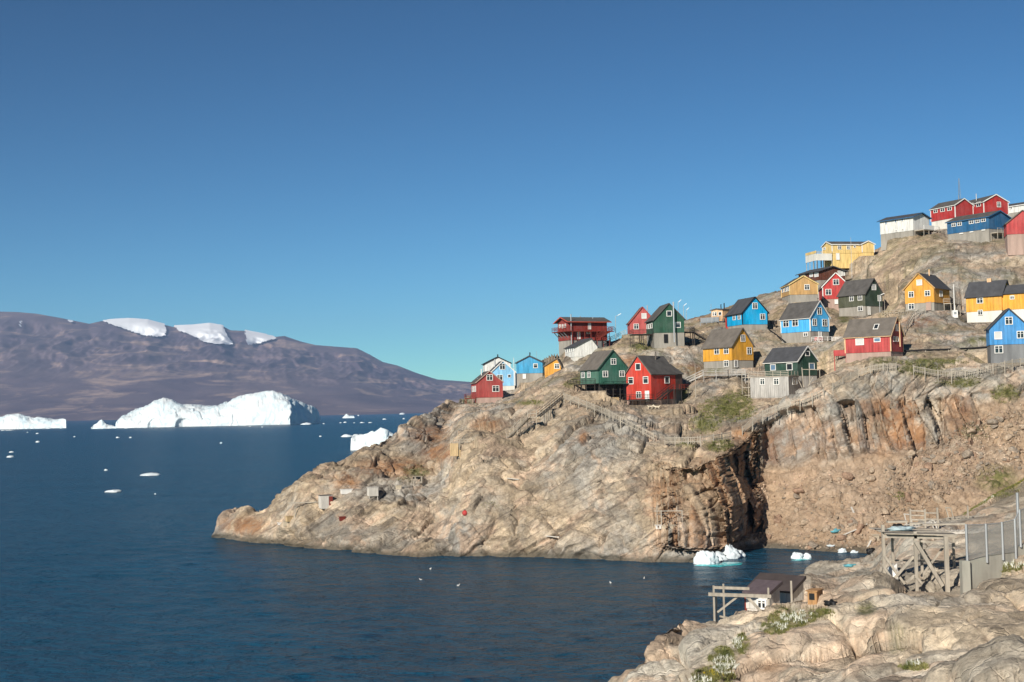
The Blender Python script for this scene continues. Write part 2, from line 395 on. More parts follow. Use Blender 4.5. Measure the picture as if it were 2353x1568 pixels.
# the nose of the headland runs out under the sea
def nose(X, Yw, Ysky, Dsky): return [tuple(p) for p in world_rows(X, Yw, [(Ysky, Dsky)])]
extra = {488: None, 500: (1232, 1206, 285), 520: (1236, 1180, 285), 545: (1240, 1165, 284), 575: (1246, 1170, 281), 598: (1248, 1171, 279), 612: (1249, 1162, 278), 626: (1251, 1144, 277)}
sunk = nose(500, *extra[500])
extra_rows = {X: (nose(X, *v) if v else [(x - .9, y, min(z, 0) - 3.2) for x, y, z in sunk]) for X, v in extra.items()}
far0 = [(x - 4.5, y, -4.0) for x, y, z in sunk]
hx = [470] + sorted(extra_rows) + hx
rows = [far0] + [extra_rows[X] for X in sorted(extra_rows)] + rows
hx = np.array(hx, float); CR = np.array(rows)            # columns x rows x 3
def smooth1(A, sig, axis):
    n = int(sig * 3); k = np.exp(-.5 * (np.arange(-n, n + 1) / sig) ** 2); k /= k.sum()
    pad = [(0, 0)] * A.ndim; pad[axis] = (n, n); B = np.pad(A, pad, mode='edge')
    return np.apply_along_axis(lambda v: np.convolve(v, k, mode='valid'), axis, B)
def loft(hx, CR, x0, x1, step, seg, sx, sv):
    xs = np.arange(x0, x1 + .1, step)
    # keep every column on its own line of sight: interpolate depth and height only
    A = np.stack([[np.interp(xs, hx, CR[:, j, c]) for j in range(CR.shape[1])] for c in (1, 2)], -1)   # rows, cols, 2
    A = smooth1(A, sx, 1)
    v = np.concatenate([np.linspace(j, j + 1, n, endpoint=False) for j, n in enumerate(seg)] + [[len(seg)]])
    B = np.stack([[np.interp(v, np.arange(CR.shape[1]), A[:, i, c]) for i in range(len(xs))] for c in (0, 1)], -1)  # cols, rows, 2
    B = smooth1(B, sv, 1)
    tx = np.array([ray(x, 900.0)[0] for x in xs])
    return xs, v, np.stack([tx[:, None] * B[..., 0], B[..., 0], B[..., 1]], -1)
def normals(P):
    du = np.gradient(P, axis=0); dv = np.gradient(P, axis=1)
    n = np.cross(du, dv); n /= np.linalg.norm(n, axis=-1, keepdims=True) + 1e-9
    return n
def sstep(a, b, x): t = np.clip((x - a) / (b - a), 0, 1); return t * t * (3 - 2 * t)
def pix_of(P):
    """working pixels of world points"""
    q = P - np.array([0, 0, CAM_H]); z = q @ fwd
    return (512 + FPX * (q @ rt) / z) / T2P, (341 - FPX * (q @ up) / z) / T2P
def blob(X, Y, spots):
    m = np.zeros_like(X)
    for cx, cy, rx, ry in spots:
        m = np.maximum(m, np.clip(1.6 - 1.6 * np.sqrt(((X - cx) / rx) ** 2 + ((Y - cy) / ry) ** 2), 0, 1))
    return m
seg = [6, 46, 46, 42, 46, 44, 40, 32, 30, 26, 30, 8, 10]
xs, vv, P = loft(hx, CR, 470, 3000, 2.0, seg, 5, 3.0)
N = normals(P); flat = P.reshape(-1, 3); n_ = N.reshape(-1, 3)
VV = np.broadcast_to(vv, P.shape[:2]).ravel(); XX = np.repeat(xs, len(vv))
cliff = sstep(4.0, 4.25, VV) * (1 - sstep(5.0, 5.25, VV)) * sstep(1700, 1760, XX) * (1 - sstep(2180, 2290, XX))
cliff2 = sstep(1.3, 1.7, VV) * (1 - sstep(4.9, 5.2, VV)) * sstep(1470, 1560, XX) * (1 - sstep(1725, 1750, XX))
cl = np.clip(cliff + cliff2, 0, 1)
scr = sstep(.9, 1.2, VV) * (1 - sstep(3.9, 4.3, VV)) * sstep(1722, 1765, XX)
scr = np.maximum(scr, sstep(2120, 2240, XX) * sstep(.9, 1.2, VV) * (1 - sstep(4.7, 5.0, VV)))
terr = sstep(6.6, 7.2, VV) * sstep(1080, 1250, XX)        # the settled terraces are smoother
warp = np.stack([fbm(flat / 14 + 5, 2), fbm(flat / 14 + 40, 2), fbm(flat / 14 + 90, 2)], -1)
dsp = fbm(flat / 17, 3) * 1.5 * (1 - .45 * terr) * (1 - .6 * scr)
rotm = np.array([[.86, 0, .5], [.12, .97, -.2], [-.49, .23, .84]])
q1 = (flat + warp * 3) @ rotm.T
f1, e1 = facets(q1 / np.array([9., 9, 3.6]), .7); f2, e2 = facets(q1 / np.array([3.6, 3.6, 1.5]) + 31, .7)
dsp += (f1 * 1.25 + f2 * .38) * (1 - .5 * terr) * (1 - .6 * cl) * (1 - .55 * scr)
dsp -= (np.clip(.10 - e1, 0, 1) * 9.0 * .5 + np.clip(.12 - e2, 0, 1) * 3.0 * .45) * (1 - .5 * terr) * (1 - .8 * scr)
# pillars of the cliffs: upright joints
pq = np.stack([flat[:, 0] + flat[:, 1] * (.03 + .32 * np.clip(cliff2, 0, 1)) + warp[:, 0] * .5, flat[:, 1] * .2, flat[:, 2] * .02 + warp[:, 2] * .05], -1)
c1, g1 = facets(pq / np.array([3.4, 6, 1.0]) + 11, .35); c2, g2 = facets(pq / np.array([1.3, 6, .6]) + 57, .4)
pil = cl * (c1 * 5.0 + c2 * 2.2 - np.clip(.10 - g1, 0, 1) * 9)   # pushed towards the sea, so that upright faces stay upright
s1, h1 = facets(flat / 1.7 + 3, .6); s2, h2 = facets(flat / .8 + 8, .5)
dsp += scr * (s1 * .40 + s2 * .22 - np.clip(.15 - h1, 0, 1) * 1.0) + scr * fbm(flat / 6 + 70, 3) * .9
dsp += fbm(flat / 2.2 + 20, 4, .55) * .24
low = sstep(.9, 1.3, VV) * (1 - sstep(2.2, 3.2, VV)) * (1 - sstep(1420, 1560, XX))
lw, le = facets((flat + warp * 2) / np.array([6.5, 6.5, 5.0]) + 71, .3)
dsp += low * (lw * 1.2 + np.clip(le, 0, .4) * 3.0 - .6)
edge = sstep(.55, 1.15, VV) * .75 + .25
P2 = flat + n_ * (dsp * edge)[:, None] + np.array([-.3, -.95, 0]) * pil[:, None]
# level ground under the houses
for key, h in HOUSE.items():
    if key in ('whiteshed', 'orange'): continue
    d = P2[:, :2] - np.array(h.ctr[:2]); ex, ey = np.array(h.ex[:2]), np.array(h.ey[:2])
    out = np.maximum(np.abs(d @ ex) - h.W / 2, np.abs(d @ ey) - h.L / 2)
    lim = h.zb - .05 + np.clip(out - .6, 0, 9) * .75
    near = out < 6
    P2[near, 2] = np.minimum(P2[near, 2], lim[near])
for key, h in HOUSE.items():
    if key in ('whiteback', 'pinkred', 'brown', 'redwhite', 'orange', 'farwhite', 'peach', 'whiteshed'): continue
    d = P2[:, :2] - np.array(h.ctr[:2]); dist = np.linalg.norm(d, axis=1)
    az = P2[:, 0] / P2[:, 1]; az0 = h.ctr.x / h.ctr.y; half = (h.W + h.L) * .42 / h.ctr.y
    front = (P2[:, 1] < h.ctr.y) & (dist < 24) & (np.abs(az - az0) < half * 1.5)
    line = CAM_H + (h.zb - CAM_H) * P2[:, 1] / h.D - .12 + np.clip(np.abs(az - az0) / half - 1, 0, 1) * 3 + np.clip(dist - 16, 0, 9) * .25
    P2[front, 2] = np.minimum(P2[front, 2], line[front])
HX, HY = pix_of(P2)
rust = blob(HX, HY, [(985, 1000, 55, 30), (900, 1075, 120, 30), (800, 1105, 40, 30), (560, 1210, 70, 28), (1010, 1040, 60, 30), (1620, 1100, 55, 60), (1700, 1120, 70, 130), (1800, 990, 50, 60), (1530, 1150, 60, 60),
    (1870, 1000, 90, 60), (2010, 1000, 110, 60), (1120, 975, 60, 20), (1340, 1005, 14, 22), (1450, 830, 60, 20), (1590, 850, 40, 20), (1700, 1000, 30, 20), (1610, 730, 40, 12), (2110, 740, 60, 18)])
_, _, pid, _ = worley(pq / np.array([3.4, 6, 1.0]) + 11)
rust = np.maximum(rust * (1 - .5 * cl), cl * np.clip(.35 + 1.1 * _grad[(pid * 3 + 1) & 511][:, 1], 0, 1))
turf = blob(HX, HY, [(1670, 940, 75, 34), (1690, 930, 50, 40), (1620, 975, 45, 26), (1650, 1022, 40, 20), (1580, 1020, 30, 8), (1215, 925, 40, 8), (1330, 875, 25, 12), (1310, 884, 20, 10), (1960, 770, 16, 34), (1940, 735, 20, 10), (2150, 830, 110, 10),
    (2120, 850, 60, 20), (1940, 800, 30, 12), (2310, 905, 40, 26), (1480, 795, 40, 10), (960, 1085, 35, 12), (2290, 1100, 60, 40), (2250, 780, 40, 10), (1080, 920, 30, 8), (2030, 830, 40, 10), (1640, 850, 30, 12), (1560, 900, 30, 25), (2210, 880, 50, 14)])
turf = np.clip(turf + .35 * terr * (fbm(flat / 9 + 33, 3) > .12), 0, 1)
PH = P2.reshape(P.shape)
hill = grid_mesh("hillside", PH, M_ROCK, True, {"rust": rust, "turf": turf, "scree": np.clip(scr, 0, 1)}, kind="structure")

# ------------------------------------------------------------------ the near shore at the bottom right
NEARC = {
 1415: [(1568, 84.5), (1565, 85.5), (1562, 86.3), (1560, 87), (1556, 88)],
 1460: [(1568, 83), (1545, 85), (1525, 87), (1505, 88.5), (1487, 90)],
 1520: [(1568, 81), (1530, 85), (1490, 88.5), (1455, 91), (1430, 94)],
 1600: [(1568, 78), (1510, 84), (1465, 90), (1430, 96), (1414, 100)],
 1700: [(1568, 74), (1500, 82), (1450, 90), (1410, 99), (1388, 108)],
 1800: [(1568, 70), (1480, 80), (1420, 92), (1385, 106), (1352, 124)],
 1850: [(1568, 69), (1470, 81), (1400, 96), (1360, 113), (1312, 145)],
 1900: [(1568, 68), (1460, 82), (1388, 100), (1342, 124), (1290, 158)],
 2000: [(1568, 65), (1450, 80), (1350, 98), (1310, 120), (1278, 165)],
 2050: [(1568, 63), (1445, 80), (1347, 99), (1275, 119), (1225, 140)],
 2100: [(1568, 62), (1440, 80), (1345, 100), (1250, 118), (1200, 132)],
 2200: [(1568, 60), (1440, 78), (1345, 97), (1258, 113), (1192, 132)],
 2300: [(1568, 58), (1430, 75), (1312, 95), (1232, 115), (1135, 148)],
 2400: [(1568, 56), (1420, 74), (1290, 96), (1200, 118), (1070, 160)],
 2560: [(1568, 54), (1400, 73), (1260, 96), (1170, 118), (1030, 160)],
 3000: [(1568, 54), (1400, 73), (1260, 96), (1170, 118), (1030, 160)],
}
fx, fr = [], []
for X, pts in NEARC.items():
    p = [at(X, y, d) for y, d in pts]; u = Vector((p[0].x, p[0].y, 0)) / p[0].y
    n0 = p[0] - u * 30; n0.z = p[0].z + (1.0 if X > 1700 else -2)
    if X < 2040: e1 = p[-1] + u * 7; e1.z = p[-1].z - 4; e2 = p[-1] + u * 15; e2.z = -4
    else: e1 = p[-1] + u * 20; e1.z = p[-1].z - 1.5; e2 = p[-1] + u * 75; e2.z = -2
    fx.append(X); fr.append([tuple(q) for q in [n0] + p + [e1, e2]])
a0 = fr[0]
fx = [1340, 1385] + fx
fr = [[(0, y, -5) for x, y, z in a0], [(0, y, z * .45) for x, y, z in a0]] + fr
xs2, vv2, Pn = loft(np.array(fx, float), np.array(fr), 1340, 2960, 2.0, [40, 80, 64, 54, 54, 20, 14], 7, 3)
Nn = normals(Pn); fl = Pn.reshape(-1, 3); nn = Nn.reshape(-1, 3)
w2 = np.stack([fbm(fl / 8 + 5, 2), fbm(fl / 8 + 40, 2), fbm(fl / 8 + 90, 2)], -1)
qn = (fl + w2 * 1.8) @ rotm.T
b1, k1 = facets(qn / np.array([9.5, 9.5, 5.5]) + 4, .4); b2, k2 = facets(qn / np.array([3.4, 3.4, 2.0]) + 9, .4)
round1 = np.clip(k1, 0, .5) ** .5                         # whalebacks: rounded blocks between deep joints
dn = fbm(fl / 9 + 60, 3) * 1.1 + b1 * 1.0 + (round1 - .45) * .7 + b2 * .3 + np.clip(k2, 0, .12) * .8 - np.clip(.05 - k1, 0, 1) * 6
dn += fbm(fl / 1.3 + 21, 4, .55) * .15
dn *= .55 + .45 * (1 - sstep(2000, 2080, np.repeat(xs2, len(vv2))) * sstep(2.5, 3.5, np.broadcast_to(vv2, Pn.shape[:2]).ravel()))
Pn2 = fl + nn * dn[:, None]
def frame(r, xl, xc, xr, yb, ye, ya, D, a, rf, hb=.1):
    h = House(); k = REG[r][2] / 4; s = FPX / D; h.r = r; h.g = 'R'; h.rf = rf; h.D = D; h.s = s; h.over = .18
    h.L = (xc - xl) * k / (s * math.cos(a)); h.W = (xr - xc) * k / (s * math.sin(a)); h.org = at(*tp(r, xc, yb), D)
    vh = Vector((h.org.x, h.org.y, 0)).normalized(); rh = Vector((vh.y, -vh.x, 0)); h.ey = -math.cos(a) * rh + math.sin(a) * vh; h.ex = math.sin(a) * rh + math.cos(a) * vh
    h.hw = (yb - ye) * k / s; h.hr = (ye - ya) * k / s; h.hb = hb; h.zb = h.org.z; h.ctr = h.org + h.ex * h.W / 2 + h.ey * h.L / 2; return h
SHED = [frame(7, 1225, 1600, 1712, 575, 490, 392, 112, R_(33), .95), frame(7, 1197, 1395, 1500, 640, 508, 440, 108.5, R_(28), .95)]
for h, X0, X1, Ylim in ((SHED[0], 1665, 1850, 1383), (SHED[1], 1590, 1745, 1402)):
    fX, fY = pix_of(Pn2); m_ = (fX > X0 - 12) & (fX < X1 + 12) & (fY < Ylim) & (Pn2[:, 1] < h.D + 9) & (Pn2[:, 1] > 86)
    dq = ray(np.clip(fX, 0, 2400), np.full(len(fX), float(Ylim))); zl = CAM_H + dq[2] * Pn2[:, 1]
    Pn2[m_, 2] = np.minimum(Pn2[m_, 2], zl[m_] - .1)
FX, FY = pix_of(Pn2)
turf2 = blob(FX, FY, [(1820, 1420, 60, 26), (1780, 1440, 40, 20), (1880, 1410, 40, 14), (1660, 1515, 40, 34), (1640, 1555, 60, 30), (2300, 1300, 60, 16), (2100, 1530, 40, 14), (1700, 1480, 24, 30), (2290, 1110, 70, 40), (2060, 1470, 30, 40), (1990, 1400, 30, 20), (1800, 1395, 30, 8)])
rust2 = blob(FX, FY, [(1620, 1545, 60, 20), (1985, 1500, 60, 14), (1760, 1530, 60, 20)]) * .5
near = grid_mesh("near_shore", Pn2.reshape(Pn.shape), M_ROCK2, True, {"rust": rust2, "turf": turf2, "scree": np.zeros(len(fl))}, kind="structure")
def bvh_of(o):
    me = o.data; v = np.empty(len(me.vertices) * 3, np.float32); me.vertices.foreach_get("co", v)
    f = np.empty(len(me.polygons) * 4, np.int32); me.polygons.foreach_get("vertices", f)
    return BVHTree.FromPolygons(v.reshape(-1, 3).tolist(), f.reshape(-1, 4).tolist())
BV = [bvh_of(hill), bvh_of(near)]
CAMV = Vector((0, 0, CAM_H))
def hit(X, Y, which=(0, 1)):
    """where the line of sight of a pixel meets the ground"""
    d = Vector(ray(X, Y)).normalized(); best = None
    for i in which:
        h = BV[i].ray_cast(CAMV, d)
        if h[0] is not None and (best is None or h[3] < best[3]): best = h
    if best: return best[0].copy()
    return hit(X, Y + 3, which) if Y < 1500 else on_sea(X, Y)
def drop(x, y, which=(0, 1)):
    """height of the ground below a place"""
    z = -9.0
    for i in which:
        h = BV[i].ray_cast(Vector((x, y, 300)), Vector((0, 0, -1)))
        if h[0] is not None: z = max(z, h[0].z)
    return z
def gp(p, which=(0, 1)): return Vector((p[0], p[1], drop(p[0], p[1], which)))

# ------------------------------------------------------------------ the sea
m, t, b = nodes("sea_water")
v = coord(t)
w1 = noise(t, coord(t, (1, 1.6, 1), (0, 0, R_(18))), .16, 3, .6); w2_ = noise(t, coord(t, (1, 1.5, 1), (0, 0, R_(-25))), .7, 4, .65); w3 = noise(t, v, 2.6, 3, .6)
big = noise(t, coord(t, (1, 2.5, 1)), .012, 4, .6)
h = mth(t, 'ADD', mth(t, 'MULTIPLY', w1, 2.6), mth(t, 'ADD', mth(t, 'MULTIPLY', w2_, 1.1), mth(t, 'MULTIPLY', w3, .2)))
bump(t, b, h, 1.0, 2.6)
t.links.new(mixc(t, ramp(t, big, [(.35, 0), (.65, 1)]), (.0003, .052, .105), (.0006, .064, .13)), b.inputs["Base Color"])
b.inputs["Roughness"].default_value = .26; b.inputs["IOR"].default_value = 1.333; b.inputs["Specular IOR Level"].default_value = .22
b.inputs["Specular Tint"].default_value = (.62, .88, 1, 1)
# one sheet, finer near the shore, with real wavelets where they can be seen
sd = np.exp(np.linspace(math.log(34.0), math.log(18900.0), 720)); st = np.concatenate([[-.585, -.5], np.linspace(-.44, .44, 580), [.5, .585]])
SX = st[:, None] * sd[None, :]; SY = np.broadcast_to(sd, SX.shape); SZ = np.zeros_like(SX)
nearw = sd < 900; q = np.stack([SX[:, nearw].ravel(), SY[:, nearw].ravel(), np.zeros(SX[:, nearw].size)], -1)
lane = .65 + .5 * fbm(q / np.array([60, 140, 1]) + 3, 3)
wv = (fbm(q / np.array([5.5, 3.0, 1]) + 7, 2) * .20 * (1 - sstep(350, 880, q[:, 1])) + fbm(q / np.array([2.2, 1.3, 1]) + 40, 2) * .085 * (1 - sstep(120, 330, q[:, 1]))) * lane
SZ[:, nearw] = wv.reshape(SZ[:, nearw].shape)
grid_mesh("sea", np.stack([SX, SY, SZ], -1), m, True, kind="structure")

# ------------------------------------------------------------------ the far mountain
SKYL = [(-300, 700), (0, 716), (43, 717), (85, 721), (141, 731), (205, 744), (231, 738), (299, 734), (342, 737), (376, 746), (397, 751), (444, 749), (483, 745), (513, 750), (530, 759), (560, 760),
        (632, 774), (654, 772), (692, 785), (726, 793), (778, 797), (820, 800), (850, 815), (880, 832), (914, 840), (957, 857), (1005, 872), (1060, 876), (1110, 880), (1200, 892), (1400, 905)]
mx = np.arange(-300, 1400, 3.0); sk = np.interp(mx, *np.array(SKYL, float).T)
mv = np.linspace(0, 1, 150); D0 = 10500.0
Dm = D0 + 5000 * mv[None, :] ** 1.05 + 0 * mx[:, None]
yh = np.array([on_sea(x, 965 - 0 * x).y for x in [0]])
base_y = np.array([pix_of(np.array([[float(ray(x, 940.0)[0]) * D0, D0, -4.0]]))[1][0] for x in mx])
prof = np.where(mv < .75, mv * 1.0, mv)                  # position up the visible flank
Ym = base_y[:, None] + (sk - base_y)[:, None] * prof[None, :]
rr = ray(np.repeat(mx, len(mv)), Ym.ravel())
Pm = np.stack([rr[0] * Dm.ravel(), Dm.ravel(), CAM_H + rr[2] * Dm.ravel()], -1)
mvv = np.tile(mv, len(mx))
gul = np.abs(fbm(Pm * np.array([1, .35, .35]) / 700 + 3, 5, .55))
dm = (fbm(Pm / 2600 + 9, 4) * 120 - gul * 300 * sstep(.3, .75, mvv)) * sstep(0, .12, mvv) * (1 - sstep(.86, .97, mvv)) + fbm(Pm / 260 + 50, 4) * 14 * sstep(0, .1, mvv)
Pm[:, 1] -= dm * 1.2; Pm[:, 2] += dm * .25 * (1 - sstep(.8, 1, mvv))
Pm = Pm.reshape(len(mx), len(mv), 3)
back = Pm[:, -1:, :].copy(); back[..., 1] += 2500; back[..., 2] -= 500
Pm = np.concatenate([Pm, back], 1)
m, t, b = nodes("mountain_rock")
v = coord(t, (1, 1, 2.2)); n1 = noise(t, v, .0012, 8, .62, .6); n2 = noise(t, coord(t, (1, .5, 5), (0, R_(5), 0)), .0016, 9, .66, 1.0)
c = mixc(t, ramp(t, n1, [(.35, 0), (.65, 1)]), (.065, .046, .062), (.145, .105, .11))
c = mixc(t, ramp(t, n2, [(.53, 0), (.66, .85)]), c, (.38, .27, .21))
t.links.new(c, b.inputs["Base Color"]); b.inputs["Roughness"].default_value = .95
mount = grid_mesh("mountain", Pm, m, True, kind="structure")
m, t, b = nodes("snow"); b.inputs["Base Color"].default_value = (.86, .88, .91, 1); b.inputs["Roughness"].default_value = .7
def in_poly(X, Y, poly):
    ins = np.zeros(X.shape, bool); j = len(poly) - 1
    for i in range(len(poly)):
        (xi, yi), (xj, yj) = poly[i], poly[j]
        ins ^= ((yi > Y) != (yj > Y)) & (X < (xj - xi) * (Y - yi) / (yj - yi + 1e-9) + xi); j = i
    return ins
MX, MY = pix_of(Pm.reshape(-1, 3)); MX = MX.reshape(Pm.shape[:2]); MY = MY.reshape(Pm.shape[:2])
wob = fbm(Pm.reshape(-1, 3) / 420, 4).reshape(MX.shape)
for poly in ([(225, 736), (300, 728), (345, 730), (380, 742), (386, 776), (362, 780), (330, 774), (300, 764), (265, 752)],
             [(395, 748), (440, 744), (485, 738), (520, 748), (522, 765), (542, 797), (505, 799), (470, 789), (440, 775), (410, 763)],
             [(560, 758), (600, 764), (640, 778), (600, 791), (566, 795)], [(46, 740), (54, 739), (54, 754), (47, 756)], [(150, 733), (168, 737), (168, 741), (156, 739)]):
    cutm = in_poly(MX + wob * 9, MY + wob * 7, poly); Ps = Pm.copy(); Ps[..., 1] -= 45; Ps[..., 2] += 14
    cc = np.zeros_like(cutm); cc[:, :-1] = cutm[:, :-1]
    grid_mesh("snowfield", Ps, m, True, cut=cc, parent=mount)
# ------------------------------------------------------------------ building materials
WHITE = paint("white_trim", (.78, .76, .72), .5, .12)
GLASS, t, b = nodes("window_glass"); b.inputs["Base Color"].default_value = (.02, .026, .032, 1); b.inputs["Roughness"].default_value = .08; b.inputs["Specular IOR Level"].default_value = .5
CURT, t, b = nodes("curtained_glass"); b.inputs["Base Color"].default_value = (.55, .55, .53, 1); b.inputs["Roughness"].default_value = .25
SKYPANE, t, b = nodes("sky_reflection_glass"); b.inputs["Base Color"].default_value = (.12, .2, .3, 1); b.inputs["Roughness"].default_value = .08  # blue of the reflected sky is put into the pane colour
CONC = paint("concrete", (.34, .315, .275), .9, .35, .8, True, .3)
CONCD = paint("grey_plaster", (.2, .205, .21), .9, .35, .8, True, .3)
WCONC = paint("whitewashed_concrete", (.68, .66, .6), .8, .2, .8)
PCONC = paint("faded_pink_concrete", (.42, .3, .25), .9, .3, .8)
FELT = paint("roof_felt", (.10, .093, .088), .9, .35, .7, False, .2)
FELTB = paint("brown_roof_felt", (.15, .13, .112), .9, .3, .7, False, .2)
FELTK = paint("black_roof_felt", (.07, .071, .078), .85, .3, .7, False, .2)
GWOOD = paint("weathered_timber", (.43, .38, .31), .85, .35, 3.0)
DWOOD = paint("dark_tarred_timber", (.045, .038, .034), .8, .4, 3.0)
RWOOD = paint("red_stained_timber", (.2, .035, .024), .8, .35, 3.0)
PWOOD = paint("pale_new_timber", (.55, .40, .22), .8, .3, 3.0)
GALV = paint("galvanised_steel", (.42, .43, .44), .45, .2, 2.0); MATS["galvanised_steel"].node_tree.nodes["Principled BSDF"].inputs["Metallic"].default_value = .5
SILV = paint("grey_weathered_boards", (.46, .44, .41), .85, .4, 1.6)
BLACK = paint("black_paint", (.012, .012, .013), .5, .2)
def P_(n, c, fade=None): return paint(n, c, .65, .42, 1.6, True, 0.0, fade or tuple(min(.8, x * .8 + .07) for x in c))
def z_(v): return Vector((0, 0, v))

class Placed:
    """a house frame with its root object"""
def lp(h, x, y, z): return h.org + h.ex * x + h.ey * y + z_(z)
def roof_z(h, x):
    xr = h.W * h.rf
    if h.rf > .9: return h.hw + h.hr * x / h.W
    return h.hw + h.hr * (x / xr if x <= xr else (h.W - x) / (h.W - xr))
def window(h, rt_, face, px, style="two", frame=None, kind="window"):
    x0, y0, x1, y1 = px
    if face == 'G': o, u, n = h.org, h.ex, -h.ey
    elif h.g == 'R': o, u, n = h.org, h.ey, -h.ex
    else: o, u, n = h.org + h.ex * h.W, h.ey, h.ex
    pts = []
    for (x, y) in ((x0, y1), (x1, y0)):
        d = Vector(ray(*tp(h.r, x, y))); k = (o - CAMV).dot(n) / d.dot(n); pts.append(CAMV + d * k)
    c = (pts[0] + pts[1]) / 2; w = abs((pts[1] - pts[0]).dot(u)); hh = abs(pts[1].z - pts[0].z)
    w = min(max(w, .5), 2.6); Z = Vector((0, 0, 1)); fr = .13 if style != "door" else .08
    mb = MB()
    mb.box(c + n * .075 + u * (w / 2 - fr / 2), u * fr / 2, n * .055, Z * hh / 2)
    mb.box(c + n * .075 - u * (w / 2 - fr / 2), u * fr / 2, n * .055, Z * hh / 2)
    mb.box(c + n * .077 + Z * (hh / 2 - fr / 2), u * (w / 2 - fr), n * .055, Z * fr / 2)
    mb.box(c + n * .09 - Z * (hh / 2 - fr / 2), u * (w / 2 - fr), n * .068, Z * fr / 2)
    if style.startswith("door"):
        wo_ = mb.build("door", frame or WHITE, rt_)
        MB().box(c + n * .06, u * (w / 2 - fr), n * .025, Z * (hh / 2 - fr)).build("door_leaf", BLACK if style == "doorblack" else (GALV if style == "doorgrey" else (frame or WHITE)), wo_)
        return
    wo_ = mb.build(kind, frame or WHITE, rt_)
    gl = {"blank": CURT, "sky": SKYPANE}.get(style, GLASS)
    MB().box(c + n * .05, u * (w / 2 - fr), n * .01, Z * (hh / 2 - fr)).build("pane", gl, wo_)
    if style in ("two", "three"):
        bars = MB()
        if w > .75: bars.box(c + n * .085, u * .055, n * .03, Z * (hh / 2 - fr))
        for s in (-1, 1):
            ww = (w / 2 - fr - (.055 if w > .75 else 0)) / 2
            off = (.055 + ww) * s if w > .75 else 0
            if w <= .75 and s == 1: break
            bars.box(c + n * .08 + u * off + Z * hh * .16, u * (ww if w > .75 else w / 2 - fr), n * .02, Z * .03)
        bars.build("glazing_bar", frame or WHITE, wo_)
    elif style == "sash":
        MB().box(c + n * .08 + Z * hh * .18, u * (w / 2 - fr), n * .02, Z * .035).build("glazing_bar", frame or WHITE, wo_)
def chimney(h, roof, X, yt, yb, r=.12, mat=None):
    x, y = tp(h.r, X, yb); D = h.ctr.y; a = at(x, y, D); x2, y2 = tp(h.r, X, yt); c = at(x2, y2, D)
    a = Vector((c.x, c.y, min(a.z, h.z0 + h.hw + h.hr * .4)))
    return MB().tube(a, c, r).build("chimney", mat or GALV, roof)
